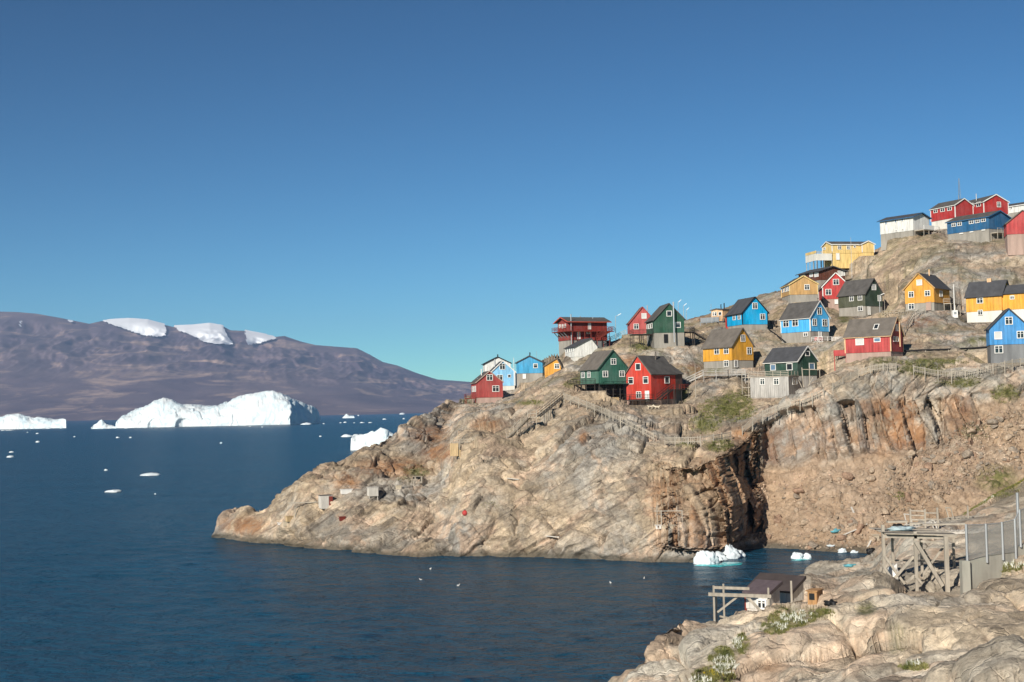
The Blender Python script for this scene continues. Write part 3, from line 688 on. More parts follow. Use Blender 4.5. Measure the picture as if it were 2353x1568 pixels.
def build_shell(h, rt_, wall_m, side_m=None, base_m=None, roof_m=None, trim=None, pitch=.62, over=None, deep=3.2, barge=None, base=True, boards=True):
    """core walls with proud boards, basement, roof"""
    W, L, hw = h.W, h.L, h.hw; xr = W * h.rf; over = h.over if over is None else over
    base_m = base_m or CONC; roof_m = roof_m or FELT; side_m = side_m or wall_m; i = .03
    def ringat(y, ins=i):
        if h.rf > .9: prof = [(ins, 0), (W - ins, 0), (W - ins, hw + h.hr - .06), (ins, hw - .06)]
        else: prof = [(ins, 0), (W - ins, 0), (W - ins, hw - .06), (xr, hw + h.hr - .06), (ins, hw - .06)]
        return [lp(h, x, y, z) for x, z in prof]
    core = MB().prism(ringat(L - i), ringat(i)); wall = core.build("wall", wall_m, rt_)
    if boards:
        n = max(3, round(W / pitch))
        for k in range(n):
            x0, x1 = W * k / n + .012, W * (k + 1) / n - .012; j = random.uniform(-.008, .008)
            def rg(y):
                top = [(x1, roof_z(h, x1) - .05)]
                if x0 < xr < x1 and h.rf < .9: top.append((xr, hw + h.hr - .05))
                top.append((x0, roof_z(h, x0) - .05))
                return [lp(h, x, y, z) for x, z in [(x0, -.05), (x1, -.05)] + top]
            MB().prism(rg(i + .01), rg(-.035 + j)).build("board", wall_m, wall)
        n = max(3, round(L / pitch)); xs_ = 0 if h.g == 'R' else W; sg = -1 if h.g == 'R' else 1
        for k in range(n):
            y0, y1 = L * k / n + .012, L * (k + 1) / n - .012; j = random.uniform(-.008, .008)
            MB().box(lp(h, xs_ + sg * (.005 + j / 2), (y0 + y1) / 2, (hw - .12) / 2), h.ex * .034, h.ey * (y1 - y0) / 2, z_((hw + .02) / 2)).build("board", side_m, wall)
    if base:
        bb = MB().box(lp(h, W / 2, L / 2, -(h.hb + deep) / 2 - .005), h.ex * (W / 2 - .06), h.ey * (L / 2 - .06), z_((h.hb + deep) / 2))
        bb.build("basement", base_m, rt_)
    if trim:
        cm = MB()
        for (x, y) in ((0, 0), (W, 0), (0, L)) if h.g == 'R' else ((0, 0), (W, 0), (W, L)):
            cb = MB().box(lp(h, x, y, roof_z(h, x) / 2 - .06), h.ex * .1, h.ey * .1, z_(roof_z(h, x) / 2 - .02)); cb.build("corner_board", trim, wall)
    # roof: two thick slabs meeting at the ridge
    th = .14; og = over * .9; rm = MB(); sl = []
    def slab(xa, za, xb, zb_):
        d = Vector((xb - xa, zb_ - za)); d.normalize(); nx, nz = -d.y, d.x
        if nz < 0: nx, nz = -nx, -nz
        pr = [(xa, za), (xb, zb_), (xb + nx * th, zb_ + nz * th), (xa + nx * th, za + nz * th)]
        sl.append(pr)
        rm.prism([lp(h, x, L + og, z) for x, z in pr], [lp(h, x, -og, z) for x, z in pr])
    if h.rf > .9:
        sl_ = h.hr / W; slab(-over, hw - over * sl_, W + over, hw + h.hr + over * sl_)
    else:
        s1_ = h.hr / xr; s2_ = h.hr / (W - xr)
        slab(-over, hw - over * s1_, xr, hw + h.hr); slab(W + over, hw - over * s2_, xr, hw + h.hr + .004)
    roof = rm.build("roof", roof_m, rt_)
    for pr in sl:                                        # bargeboards along the near gable
        (xa, za), (xb, zb_) = pr[0], pr[1]
        q = [(xa, za - .10), (xb, zb_ - .10), (pr[2][0], pr[2][1] + .015), (pr[3][0], pr[3][1] + .015)]
        MB().prism([lp(h, x, -og - .002, z) for x, z in q], [lp(h, x, -og - .06, z) for x, z in q]).build("bargeboard", barge or trim or roof_m, roof)
    xe = -over if h.g == 'R' else W + over
    if h.rf <= .9 and (trim or barge):
        z = hw - over * (h.hr / (xr if h.g == 'R' else W - xr)); sg = -1 if h.g == 'R' else 1
        MB().box(lp(h, xe + sg * .025, L / 2, z + .03), h.ex * .022, h.ey * (L / 2 + og), z_(.1)).build("eave_board", barge or trim, roof)
    return wall, roof
def house(key, label, wall_m, wins=(), name="house", cat="house", chim=(), parent=None, **kw):
    h = HOUSE[key]
    rt_ = parent or root(name, Vector((h.ctr.x, h.ctr.y, h.zb)), label, cat, "houses on the rocky hillside")
    wall, roof = build_shell(h, rt_, wall_m, **kw)
    for w in wins: window(h, rt_, w[0], w[1:5], *(w[5:]))
    for c in chim: chimney(h, roof, *c)
    h.root = rt_; h.roof = roof; h.wall = wall
    return rt_
def railing(rt_, pts, hgt=1.0, mat=GWOOD, w=.09, step=1.8, rails=(1.0, .5), post="post", foot=0.0):
    """posts and rails along floor points"""
    pts = [Vector(p) for p in pts]
    for a, b_ in zip(pts, pts[1:]):
        n = max(1, round((b_ - a).length / step))
        for k in range(n + (1 if b_ is pts[-1] else 0)):
            p = a.lerp(b_, k / n); MB().beam(p - z_(foot), p + z_(hgt), w).build(post, mat, rt_)
        for r in rails: MB().beam(a + z_(hgt * r), b_ + z_(hgt * r), w * .6, w * 1.1).build("rail", mat, rt_)
def stairs(rt_, a, b_, width, mat=GWOOD, rail=True, legs=True, rmat=None):
    """flight from a (bottom) to b (top); width is a vector to the far side"""
    a, b_, width = Vector(a), Vector(b_), Vector(width)
    for o in (Vector((0, 0, 0)), width): MB().beam(a + o, b_ + o, .07, .26).build("stringer", mat, rt_)
    n = max(3, round((b_ - a).length / .38)); d = Vector((b_.x - a.x, b_.y - a.y, 0)); d = d.normalized() if d.length > .01 else Vector((1, 0, 0))
    for k in range(n):
        p = a.lerp(b_, (k + .5) / n); MB().box(p + width / 2 + z_(.06), d * .14, width * .5, z_(.025)).build("tread", mat, rt_)
    if rail:
        for o in (Vector((0, 0, 0)), width): railing(rt_, [a + o, b_ + o], 1.0, rmat or mat, .08, 2.2)
    if legs:
        m_ = max(1, round((b_ - a).length / 3.0))
        for k in range(1, m_ + 1):
            p = a.lerp(b_, k / m_)
            for o in (Vector((0, 0, 0)), width):
                g = gp(p + o)
                if p.z - g.z > .2: MB().beam(g - z_(.3), p + o, .1).build("leg", mat, rt_)
def deck(rt_, h, x0, x1, y0, y1, z, mat=DWOOD, legs=True, rail=None, rmat=None, th=.1, sides="fsb"):
    """platform in the house frame; fence along chosen sides (f: y0 edge, b: y1, l: x0, r: x1)"""
    MB().box(lp(h, (x0 + x1) / 2, (y0 + y1) / 2, z - th), h.ex * (x1 - x0) / 2, h.ey * (y1 - y0) / 2, z_(th)).build("deck", mat, rt_)
    if legs:
        nx = max(1, round((x1 - x0) / 2)); ny = max(1, round((y1 - y0) / 2.2))
        for i_ in range(nx + 1):
            for j_ in range(ny + 1):
                p = lp(h, x0 + .1 + (x1 - x0 - .2) * i_ / nx, y0 + .1 + (y1 - y0 - .2) * j_ / ny, z - 2 * th); g = gp(p)
                if p.z - g.z > .1: MB().beam(g - z_(.4), p, .13).build("leg", mat, rt_)
    if rail:
        c = {'f': ((x0, y0), (x1, y0)), 'b': ((x0, y1), (x1, y1)), 'l': ((x0, y0), (x0, y1)), 'r': ((x1, y0), (x1, y1))}
        for s in rail: railing(rt_, [lp(h, *c[s][0], z), lp(h, *c[s][1], z)], 1.0, rmat or mat, .08, 1.5, (1.0, .68, .36))
def stilts(h, rt_, mat=DWOOD, nx=4, ny=4):
    for i_ in range(nx):
        for j_ in range(ny):
            p = lp(h, .15 + (h.W - .3) * i_ / (nx - 1), .15 + (h.L - .3) * j_ / (ny - 1), -.02); g = gp(p)
            MB().beam(g - z_(.4), p, .16).build("stilt", mat, rt_)

# ------------------------------------------------------------------ the houses
RED = P_("maroon_paint", (.36, .06, .055), (.42, .12, .1)); BRED = P_("bright_red_paint", (.56, .05, .03)); PRED = P_("rose_red_paint", (.46, .09, .085), (.5, .15, .13))
DRED = P_("dark_red_paint", (.26, .03, .022)); WRED = P_("signal_red_paint", (.5, .045, .04)); TRED = P_("school_red_paint", (.42, .032, .03)); FRED = P_("flat_red_paint", (.46, .06, .06), (.5, .11, .1))
PBLUE = P_("pale_blue_paint", (.27, .58, .85)); MBLUE = P_("mid_blue_paint", (.05, .33, .58)); CYAN = P_("cyan_paint", (.0, .38, .72)); SBLUE = P_("sky_blue_paint", (.07, .42, .80), (.12, .5, .85)); NAVY = P_("navy_paint", (.022, .12, .26)); AZUR = P_("azure_paint", (.06, .28, .60))
YEL = P_("ochre_yellow_paint", (.72, .35, .035)); AMB = P_("amber_paint", (.72, .34, .045)); YEL2 = P_("warm_yellow_paint", (.76, .38, .05)); ORA = P_("orange_paint", (.72, .34, .05)); PALY = P_("pale_yellow_paint", (.78, .56, .22)); PEACH = P_("peach_paint", (.78, .5, .28)); TAN = P_("tan_stain", (.55, .33, .13), (.5, .32, .15))
GRN = P_("bottle_green_paint", (.022, .085, .05)); TEAL = P_("teal_green_paint", (.032, .125, .088)); TEALLIT = P_("sunlit_teal_paint", (.085, .19, .14), (.13, .24, .18)); DGRN = P_("deep_green_paint", (.02, .062, .042)); OLV = P_("olive_paint", (.085, .09, .055)); OLV2 = P_("dark_olive_paint", (.04, .068, .046))  # the lighter teal carries the sunlight of the long side in its colour
BRN = P_("brown_stain", (.13, .045, .026)); WHT = P_("white_paint", (.74, .73, .69))

r_ = house('maroon', "maroon house with pink basement at the left end of the village above the sea", RED, [('G', 440, 897, 515, 972, 'two'), ('G', 510, 1030, 592, 1108, 'two'), ('S', 268, 1040, 288, 1110, 'two'), ('S', 296, 1035, 314, 1108, 'two')],
      chim=[(378, 832, 915, .13, WHITE), (330, 940, 975, .08)], roof_m=FELT, base_m=PCONC, trim=RED, barge=PCONC)
h = HOUSE['maroon']; deck(r_, h, -2.6, -.15, 1.0, 3.4, -.1, RWOOD, True, "lf", RWOOD)
house('paleblue', "pale blue gabled house with white bargeboards and white basement", PBLUE, [('G', 597, 765, 665, 840, 'two'), ('G', 565, 900, 635, 970, 'two'), ('G', 695, 897, 735, 935, 'one')], base_m=WCONC, trim=WHITE, roof_m=FELTK, chim=[(540, 712, 800, .14)])
h = HOUSE['paleblue']; an = House(); an.__dict__.update(h.__dict__); an.org = lp(h, h.W - .02, .6, .0); an.W, an.L, an.hw, an.hr, an.rf = 1.7, 4.2, 2.7, .5, .5
an.hw = 3.0; annex = build_shell(an, h.root, MBLUE, roof_m=WHITE, base=False, over=.15); stilts(an, h.root, DWOOD, 2, 2)
house('whiteback', "white gabled house behind the pale blue one", WHT, roof_m=FELTK, barge=BLACK, chim=[(575, 655, 700, .16, BLACK)], base_m=WCONC)
house('bluecottage', "medium blue house with one square gable window on a grey basement", MBLUE, [('G', 1005, 765, 1058, 822, 'sash'), ('G', 878, 890, 916, 950, 'door')], chim=[(963, 632, 672, .15, BLACK)], roof_m=FELTK)
house('orange', "small orange gabled cabin half hidden in the rock slope", ORA, [('G', 1260, 765, 1320, 830, 'two')], roof_m=FELTB, base_m=ORA, name="cabin", cat="cabin")
r_ = house('longred', "long dark red two storey building with balcony on a concrete tower", DRED, [('S', 527, 370, 557, 440, 'door'), ('S', 412, 462, 445, 540, 'door'), ('S', 510, 464, 528, 486, 'one'), ('S', 536, 464, 556, 486, 'one'), ('G', 228, 385, 244, 425, 'two'), ('G', 258, 383, 273, 430, 'two'), ('G', 288, 378, 300, 425, 'two')],
      base=False, roof_m=FELT, barge=P_("fascia_red_paint", (.5, .07, .035)), chim=[(448, 300, 330, .12), (577, 312, 330, .1)])
h = HOUSE['longred']
MB().box(lp(h, h.W / 2, 3.0, -4.0), h.ex * (h.W / 2 - .05), h.ey * 2.9, z_(6.6)).build("concrete_tower", CONC, r_)
MB().box(lp(h, h.W / 2, h.L / 2 + 3, -2.0), h.ex * (h.W / 2 - .2), h.ey * (h.L / 2 - 3.1), z_(1.97)).build("basement", CONCD, r_)
zb2 = h.hw * .47
for (x0, x1, y0, y1, sd) in ((h.W + .05, h.W + 1.5, -1.6, h.L + 1.2, "rfb"), (-.2, h.W + .05, -1.6, -.1, "fl")): deck(r_, h, x0, x1, y0, y1, zb2, RWOOD, False, sd, RWOOD)
for i_ in range(4): MB().beam(lp(h, .6 + i_ * (h.W - 1) / 3, 0, zb2 - 1.6), lp(h, .6 + i_ * (h.W - 1) / 3, -1.4, zb2 - .2), .18).build("bracket", CONCD, r_)
for i_ in range(7):
    p = lp(h, h.W + 1.4, .2 + i_ * (h.L - .4) / 6, zb2 - .2); MB().beam(gp(p) - z_(.4), p, .13).build("post", RWOOD, r_)
stairs(r_, lp(h, h.W + 1.6, h.L * .62, .2), lp(h, h.W + 1.6, h.L * 1.0, zb2), h.ex * 1.0, RWOOD, True, False)
MB().tube(lp(h, h.W + .5, 0.4, -2.5), lp(h, h.W + .5, .4, h.hw + h.hr + .6), .13).build("flue_pipe", GALV, r_)
house('whiteshed', "long low white shed with a row of small windows below the dark red building", WHT, [('S', 302, 638, 316, 684, 'one'), ('S', 323, 634, 337, 680, 'one'), ('S', 345, 628, 358, 674, 'one'), ('S', 365, 622, 378, 668, 'one')], name="shed", cat="shed", roof_m=FELTK, base_m=WCONC)
house('pinkred', "rose red gabled house half hidden behind the tall green house", PRED, [('G', 1087, 268, 1138, 326, 'blank'), ('G', 1005, 378, 1058, 437, 'two')], chim=[(1147, 185, 240, .14)], roof_m=FELTB, barge=RED)
r_ = house('tallgreen', "tall dark green house with steel flue on a high pale concrete basement", GRN, [('G', 1348, 242, 1403, 303, 'one'), ('G', 1441, 360, 1495, 422, 'sash'), ('S', 1145, 385, 1158, 440, 'one'), ('S', 1165, 378, 1180, 436, 'one'), ('S', 1187, 370, 1202, 430, 'one'), ('G', 1322, 488, 1360, 578, 'doorblack', BLACK)], roof_m=FELT, base_m=CONC)
h = HOUSE['tallgreen']; x, y = tp(3, 1432, 572); x2, y2 = tp(3, 1420, 150); p0, p1 = at(x, y, h.D - .6), at(x2, y2, h.D - .6); p0 = Vector((p1.x, p1.y, p0.z)); MB().tube(p0, p1, .16).build("flue_pipe", GALV, r_)
deck(r_, h, -4.6, -.1, 1.0, 5.5, -.15, DWOOD, True, "lf"); deck(r_, h, h.W + .1, h.W + 2.6, .8, 5, .2, DWOOD, True, "fr")
stairs(r_, lp(h, h.W + 7, 2, -2.6), lp(h, h.W + 2.6, 2, .1), h.ey * 1.2, DWOOD)
r_ = house('teal', "teal green house with sunlit long side standing on stilts with a dark deck", TEAL, [('G', 765, 740, 820, 807, 'two'), ('G', 680, 870, 735, 938, 'two'), ('G', 853, 868, 908, 935, 'two'), ('S', 462, 880, 495, 947, 'two'), ('S', 525, 876, 556, 943, 'two')], side_m=TEALLIT, base=False, roof_m=FELTB, barge=DGRN)
h = HOUSE['teal']; stilts(h, r_, DWOOD, 5, 5); MB().box(lp(h, h.W * .55, h.L * .55, -1.2), h.ex * h.W * .4, h.ey * h.L * .38, z_(1.17)).build("basement", DWOOD, r_)
deck(r_, h, -2.2, -.1, 1.4, h.L + 1.8, -.1, DWOOD, True, "lbf"); railing(r_, [lp(h, 0, -.9, -.05), lp(h, h.W, -.9, -.05)], 1.0, TEAL, .06, 2.2, (1.0, .5)); MB().box(lp(h, h.W / 2, -.5, -.2), h.ex * h.W / 2, h.ey * .45, z_(.06)).build("deck", TEAL, r_)
cq = gp(lp(h, h.W * .5, -.7, 0)); MB().box(cq + z_(.45), h.ex * .65, h.ey * .4, z_(.6)).build("crate_box", PWOOD, r_)
r_ = house('brightred', "bright red two storey house with brown lean-to and dark side stairs", BRED, [('G', 1027, 790, 1080, 866, 'one'), ('G', 953, 935, 1005, 1012, 'sash'), ('G', 1106, 928, 1160, 1006, 'sash'), ('G', 1035, 1085, 1087, 1158, 'two'), ('G', 1128, 1078, 1170, 1195, 'door'), ('S', 1327, 930, 1375, 1003, 'one')],
      chim=[(1233, 670, 760, .13, FELTB)], roof_m=FELT, base_m=PCONC, barge=FELTB)
h = HOUSE['brightred']
deck(r_, h, .9, h.W + .6, -1.9, -.08, -.05, DWOOD, True, "lfr"); zt = h.hw * .36
deck(r_, h, h.W + .08, h.W + 1.9, h.L - 2.9, h.L + 2.0, zt, DWOOD, True, "rb", RWOOD); stairs(r_, lp(h, h.W + .5, 1.2, -.1), lp(h, h.W + .5, h.L - 2.9, zt), h.ex * 1.1, DWOOD, True, True)
an = House(); an.__dict__.update(h.__dict__); an.org = lp(h, .1, h.L + .05, zt); an.W, an.L, an.hw, an.hr, an.hb = h.W - .1, 2.3, h.hw - zt - .1, h.hr * .55, zt; build_shell(an, r_, P_("brown_lean_to_paint", (.10, .055, .045)), roof_m=FELT, base_m=CONCD, deep=4)
r_ = house('yellow', "ochre yellow house in the middle of the slope with a grey basement door", YEL, [('S', 413, 890, 465, 962, 'two'), ('S', 513, 885, 563, 958, 'two'), ('S', 515, 1020, 563, 1090, 'two'), ('G', 685, 755, 730, 828, 'two'), ('G', 750, 885, 797, 960, 'two'), ('G', 618, 1020, 655, 1095, 'doorgrey')], roof_m=FELTB, barge=FELTB)
r_ = house('cyan', "vivid cyan blue house with black trim and a grey lamp before it", CYAN, [('G', 808, 420, 860, 487, 'two'), ('G', 888, 535, 940, 598, 'two'), ('S', 607, 548, 635, 605, 'two'), ('S', 660, 540, 687, 598, 'two')], roof_m=FELTK, trim=BLACK)
h = HOUSE['cyan']; an = House(); an.__dict__.update(h.__dict__); an.org = lp(h, .6, h.L + .05, -.4); an.W, an.L, an.hw, an.hr = h.W * .6, 2.2, h.hw + .2, 1.6; build_shell(an, r_, WRED, roof_m=FELT, base_m=CONC)
r_ = house('peach', "pale peach flat roofed house with a grey balcony beside the cyan house", PEACH, [('G', 394, 515, 412, 560, 'two'), ('G', 414, 515, 438, 560, 'two'), ('G', 455, 513, 490, 555, 'one')], roof_m=FELT, chim=[(480, 436, 480, .12, BLACK), (513, 424, 478, .14, BLACK)])
h = HOUSE['peach']; deck(r_, h, -2.2, h.W + .2, -1.8, -.05, -.2, GALV, True, "lfr"); MB().box(lp(h, h.W / 2 - .8, -1.86, .3), h.ex * (h.W / 2 + 1.0), h.ey * .03, z_(.5)).build("balcony_panel", GALV, r_)
r_ = house('skyblue', "sky blue house with white trim and a white front deck", SBLUE, [('S', 1133, 600, 1192, 678, 'two'), ('S', 1228, 592, 1290, 670, 'two'), ('S', 1345, 728, 1390, 775, 'two'), ('G', 1485, 470, 1530, 545, 'two'), ('G', 1435, 588, 1478, 662, 'two'), ('G', 1538, 592, 1587, 668, 'two'), ('G', 1498, 722, 1530, 790, 'door')], trim=WHITE, roof_m=FELT)
h = HOUSE['skyblue']; deck(r_, h, .2, h.W + .8, -3.4, -.1, -2.4, GWOOD, True, "lfr", WHITE); stairs(r_, lp(h, -2.2, -3.2, -4.3), lp(h, .2, -3.2, -2.5), h.ey * 1.1, WHITE, True, False)
MB().box(lp(h, h.W * .25, -1.0, -1.8), h.ex * .9, h.ey * .5, z_(.35)).build("crate_box", WRED, r_)
house_dg = house('darkgreen', "deep green house with slate roof above a grey plank lower storey", DGRN, [('S', 1000, 1063, 1055, 1130, 'sky'), ('S', 1168, 1052, 1230, 1128, 'one'), ('G', 1360, 925, 1405, 978, 'one'), ('G', 1400, 1050, 1455, 1120, 'sky')], roof_m=FELTK, barge=WHITE, base_m=SILV)
h = HOUSE['plank']; build_shell(h, house_dg, SILV, roof_m=GWOOD, base_m=SILV, pitch=.42)
for w_ in ((890, 1210, 940, 1280), (1033, 1207, 1088, 1280)): window(h, house_dg, 'S', w_, 'two')
window(h, house_dg, 'G', (1227, 1202, 1270, 1278), 'two')
railing(house_dg, [lp(h, h.W - .1, 0, h.hw + .1), lp(h, 0, 0, h.hw + .1), lp(h, 0, h.L, h.hw + .1)], 1.0, GWOOD, .09, 1.6, (1.0, .66, .33))
for y_ in (h.L + .3, h.L + 1.7): MB().beam(gp(lp(h, -.2, y_, 0)) - z_(.4), lp(h, -.2, y_, h.hw + 1.0), .13).build("post", GWOOD, house_dg)
for z in (.4, h.hw * .5, h.hw, h.hw + .9): MB().beam(lp(h, -.2, h.L - .1, z), lp(h, -.2, h.L + 1.7, z), .08, .12).build("rail", GWOOD, house_dg)
for (x0, y0, x1, y1, w_) in ((1325, 1097, 1345, 1340, .16), (1403, 1100, 1408, 1290, .15), (1510, 1115, 1515, 1245, .12), (1290, 1230, 1345, 1345, .12), (1440, 1200, 1365, 1340, .12), (1325, 1117, 1515, 1120, .12)):
    MB().beam(at(*tp(2, x0, y0), 286.5), at(*tp(2, x1, y1), 286.5), w_).build("scaffold_pole", GWOOD, house_dg)
house('tan', "tan timber house with low gable on a concrete base at the skyline", TAN, [('G', 1352, 228, 1405, 288, 'two'), ('S', 1120, 258, 1135, 318, 'one'), ('S', 1150, 250, 1164, 312, 'one'), ('S', 1168, 246, 1180, 306, 'one'), ('S', 1184, 240, 1195, 300, 'one')], roof_m=FELT, barge=PALY, trim=PALY)
house('brown', "dark brown low gabled house behind the tan and red ones", BRN, [('S', 300, 915, 345, 940, 'blank'), ('S', 385, 893, 415, 940, 'blank'), ('S', 430, 890, 465, 940, 'blank'), ('G', 640, 880, 680, 930, 'blank'), ('G', 682, 878, 705, 925, 'blank')], roof_m=FELTK)
house('redwhite', "narrow red gabled house with white bargeboards and pink basement", WRED, [('G', 597, 955, 652, 1012, 'two'), ('G', 528, 1047, 582, 1105, 'two'), ('G', 612, 1143, 643, 1186, 'door')], trim=WHITE, roof_m=FELT, base_m=PCONC)
house('olive', "olive green house with grey roof and concrete basement below the upper cliff", OLV2, [('S', 750, 1110, 788, 1162, 'two'), ('S', 828, 1102, 867, 1155, 'two'), ('S', 828, 1203, 872, 1253, 'two'), ('G', 953, 1005, 990, 1058, 'blank'), ('G', 1008, 1105, 1036, 1160, 'blank'), ('G', 918, 1208, 938, 1285, 'door')], side_m=OLV, roof_m=FELT)
r_ = house('amber', "amber yellow house with black roof alone on the right of the slope", AMB, [('G', 1367, 960, 1417, 1017, 'blank'), ('G', 1293, 1068, 1342, 1128, 'two'), ('G', 1442, 1058, 1492, 1115, 'two'), ('G', 1293, 1178, 1346, 1238, 'two'), ('G', 1455, 1165, 1500, 1245, 'door', PCONC), ('S', 1575, 1065, 1600, 1118, 'two')], chim=[(1480, 868, 935, .14, PEACH)], roof_m=FELTK, barge=TAN)
h = HOUSE['amber']; deck(r_, h, h.W + .1, h.W + 1.8, h.L * .55, h.L + 1.5, -.1, GWOOD, True, "rf")
r_ = house('twoyellow', "warm yellow house with black roof and whitewashed basement at the right edge", YEL2, [('S', 1920, 1125, 1978, 1183, 'two'), ('S', 1930, 1238, 1975, 1290, 'two')], roof_m=FELTK, base_m=WCONC)
h = HOUSE['twoyellow']; cx = lp(h, h.W / 2, h.L * .45, h.hw + h.hr - .3); MB().box(cx, h.ex * .35, h.ey * .45, z_(.9)).build("chimney", PEACH, h.roof)
an = House(); an.__dict__.update(h.__dict__); an.org = h.org - h.ey * 8.6 + h.ex * .4; an.W, an.L, an.hw, an.hr, an.r = h.W * .85, 8.55, h.hw + .15, h.hr * .55, 1; build_shell(an, r_, YEL2, roof_m=FELTK, base_m=WCONC); window(an, r_, 'S', (2225, 1105, 2265, 1145), 'two')
house('azure', "azure blue gabled house on a dark grey basement at the right edge", AZUR, [('G', 1882, 305, 1960, 390, 'two'), ('G', 1770, 460, 1848, 543, 'blank'), ('G', 2005, 452, 2080, 533, 'two'), ('G', 1772, 605, 1860, 690, 'two')], roof_m=FELTK, base_m=CONCD)
r_ = house('greyroof', "long flat red house with broad grey roof and skylight beside the fence", FRED, [('S', 322, 530, 408, 605, 'blank'), ('S', 512, 522, 582, 572, 'sky'), ('G', 735, 383, 770, 455, 'blank'), ('G', 710, 515, 765, 565, 'two')], roof_m=FELTB, base_m=PCONC, trim=PEACH)
h = HOUSE['greyroof']; deck(r_, h, .6, 2.6, h.L + .1, h.L + 2.7, -.25, FRED, True, None); MB().box(lp(h, .6, h.L + 1.4, .2), h.ex * .04, h.ey * 1.3, z_(.45)).build("porch_panel", FRED, r_)
MB().tube(lp(h, h.W * .62, -.35, .9), lp(h, h.W * .62, -.35, h.hw + h.hr * .75), .12).build("flue_pipe", PEACH, r_)
sx, sz = h.W * .22, roof_z(h, h.W * .22) + .14
sd = Vector((0, 0, 1)) * math.sin(math.atan2(h.hr, h.W / 2)) + h.ex * math.cos(math.atan2(h.hr, h.W / 2)); sn = sd.cross(h.ey).normalized(); sn = sn if sn.z > 0 else -sn
MB().box(lp(h, sx, h.L * .36, sz) + sn * .06, sd * .7, h.ey * .5, sn * .07).build("skylight", WHITE, h.roof); MB().box(lp(h, sx, h.L * .36, sz) + sn * .12, sd * .55, h.ey * .36, sn * .03).build("skylight_pane", GLASS, h.roof)
r_ = house('topred', "large stepped red building with white trim on the hilltop", TRED, [('S', 1790, 268, 1826, 322, 'two'), ('S', 1852, 256, 1890, 308, 'two'), ('S', 1918, 242, 1957, 296, 'two'), ('G', 2103, 247, 2138, 296, 'two')], trim=WHITE, roof_m=FELT, base_m=WCONC, chim=[(1913, 172, 215, .12)], name="building", cat="building")
house('topredwing', None, TRED, [('S', 1523, 308, 1560, 352, 'two'), ('S', 1587, 294, 1626, 342, 'two'), ('S', 1650, 282, 1690, 332, 'two')], parent=r_, trim=WHITE, roof_m=FELT, base_m=WCONC, chim=[(1752, 185, 225, .12)])
h = HOUSE['topredwing']; mp = lp(h, h.W * .5, 1.5, h.hw + h.hr); ms = MB()
for dx, dy in ((-.3, -.2), (.3, -.2), (0, .3)): ms.beam(mp + Vector((dx, dy, -.3)), mp + Vector((dx * .15, dy * .15, 5.6)), .07)
for k in range(7): ms.beam(mp + Vector((-.3, -.2, .2 + k * .7)), mp + Vector((.22, .1, .6 + k * .7)), .04)
ms.build("aerial_mast", GALV, r_)
r_ = house('topwhite', "white hilltop bungalow with blue framed windows on a grey base", WHT, [('S', 1075, 422, 1098, 455, 'sky'), ('S', 1165, 408, 1185, 440, 'sky'), ('S', 1225, 396, 1247, 428, 'sky'), ('S', 1170, 500, 1192, 525, 'two'), ('S', 1228, 487, 1250, 512, 'two')], roof_m=FELTK, barge=NAVY)
h = HOUSE['topwhite']; deck(r_, h, .3, h.W, -3.0, -.1, -.1, GWOOD, True, "fr", WHITE); MB().box(lp(h, h.W * .35, -3.05, .45), h.ex * h.W * .3, h.ey * .03, z_(.55)).build("balcony_panel", WHITE, r_)
r_ = house('navy', "navy blue long house with white windows and concrete base on the hilltop", NAVY, [('S', 1690, 438, 1728, 478, 'two'), ('S', 1742, 428, 1782, 470, 'two'), ('S', 1850, 410, 1892, 452, 'two'), ('S', 1905, 402, 1945, 444, 'two'), ('S', 1960, 392, 2002, 434, 'two'), ('S', 1762, 530, 1796, 544, 'blank'), ('S', 1856, 516, 1888, 530, 'blank'), ('S', 1966, 498, 1998, 514, 'blank')], roof_m=FELT, barge=NAVY)
h = HOUSE['navy']; deck(r_, h, .4, h.W + .3, -2.2, -.1, -1.1, GWOOD, True, "fr")
house('farwhite', "white house at the far top right behind the red building", WHT, [('S', 2228, 290, 2246, 316, 'one')], roof_m=FELTK, barge=WHITE)
house('edgered', "flat red gable cut by the right edge of the picture on the hilltop", FRED, [], roof_m=FELTB, base_m=PCONC)
r_ = house('topyellow', "pale yellow long house with a panelled terrace on the skyline", PALY, [('S', 640, 645, 672, 685, 'two'), ('S', 722, 645, 752, 685, 'two'), ('S', 785, 648, 806, 668, 'one'), ('G', 512, 660, 532, 692, 'two'), ('S', 625, 718, 655, 780, 'door')], roof_m=FELT, trim=WHITE, base_m=PALY)
h = HOUSE['topyellow']; deck(r_, h, -.6, h.W + .2, -4.6, -.1, -.6, GWOOD, True, "lfr", PALY)
MB().box(lp(h, h.W / 2 - .2, -4.66, -1.1), h.ex * (h.W / 2 + .4), h.ey * .05, z_(.9)).build("terrace_panel", WCONC, r_); MB().box(lp(h, h.W + .25, -2.4, -1.1), h.ex * .05, h.ey * 2.2, z_(.9)).build("terrace_panel", WCONC, r_)
MB().box(lp(h, h.W / 2 - .2, -4.66, .25), h.ex * (h.W / 2 + .4), h.ey * .04, z_(.35)).build("terrace_panel", PALY, r_)
an = House(); an.__dict__.update(h.__dict__); an.ex, an.ey = -h.ey, h.ex; an.org = lp(h, h.W - .5, h.L, 0) + h.ex * 1.2; an.ex, an.ey = -h.ey, -h.ex
an.org = lp(h, h.W + 1.6, h.L - 3.4, 0); an.ex, an.ey = h.ey, -h.ex; an.W, an.L, an.hw, an.hr = 3.4, 3.0, h.hw - .1, h.hr * .8; an.g = 'R'; build_shell(an, r_, PALY, roof_m=FELT, trim=WHITE, base_m=PALY)
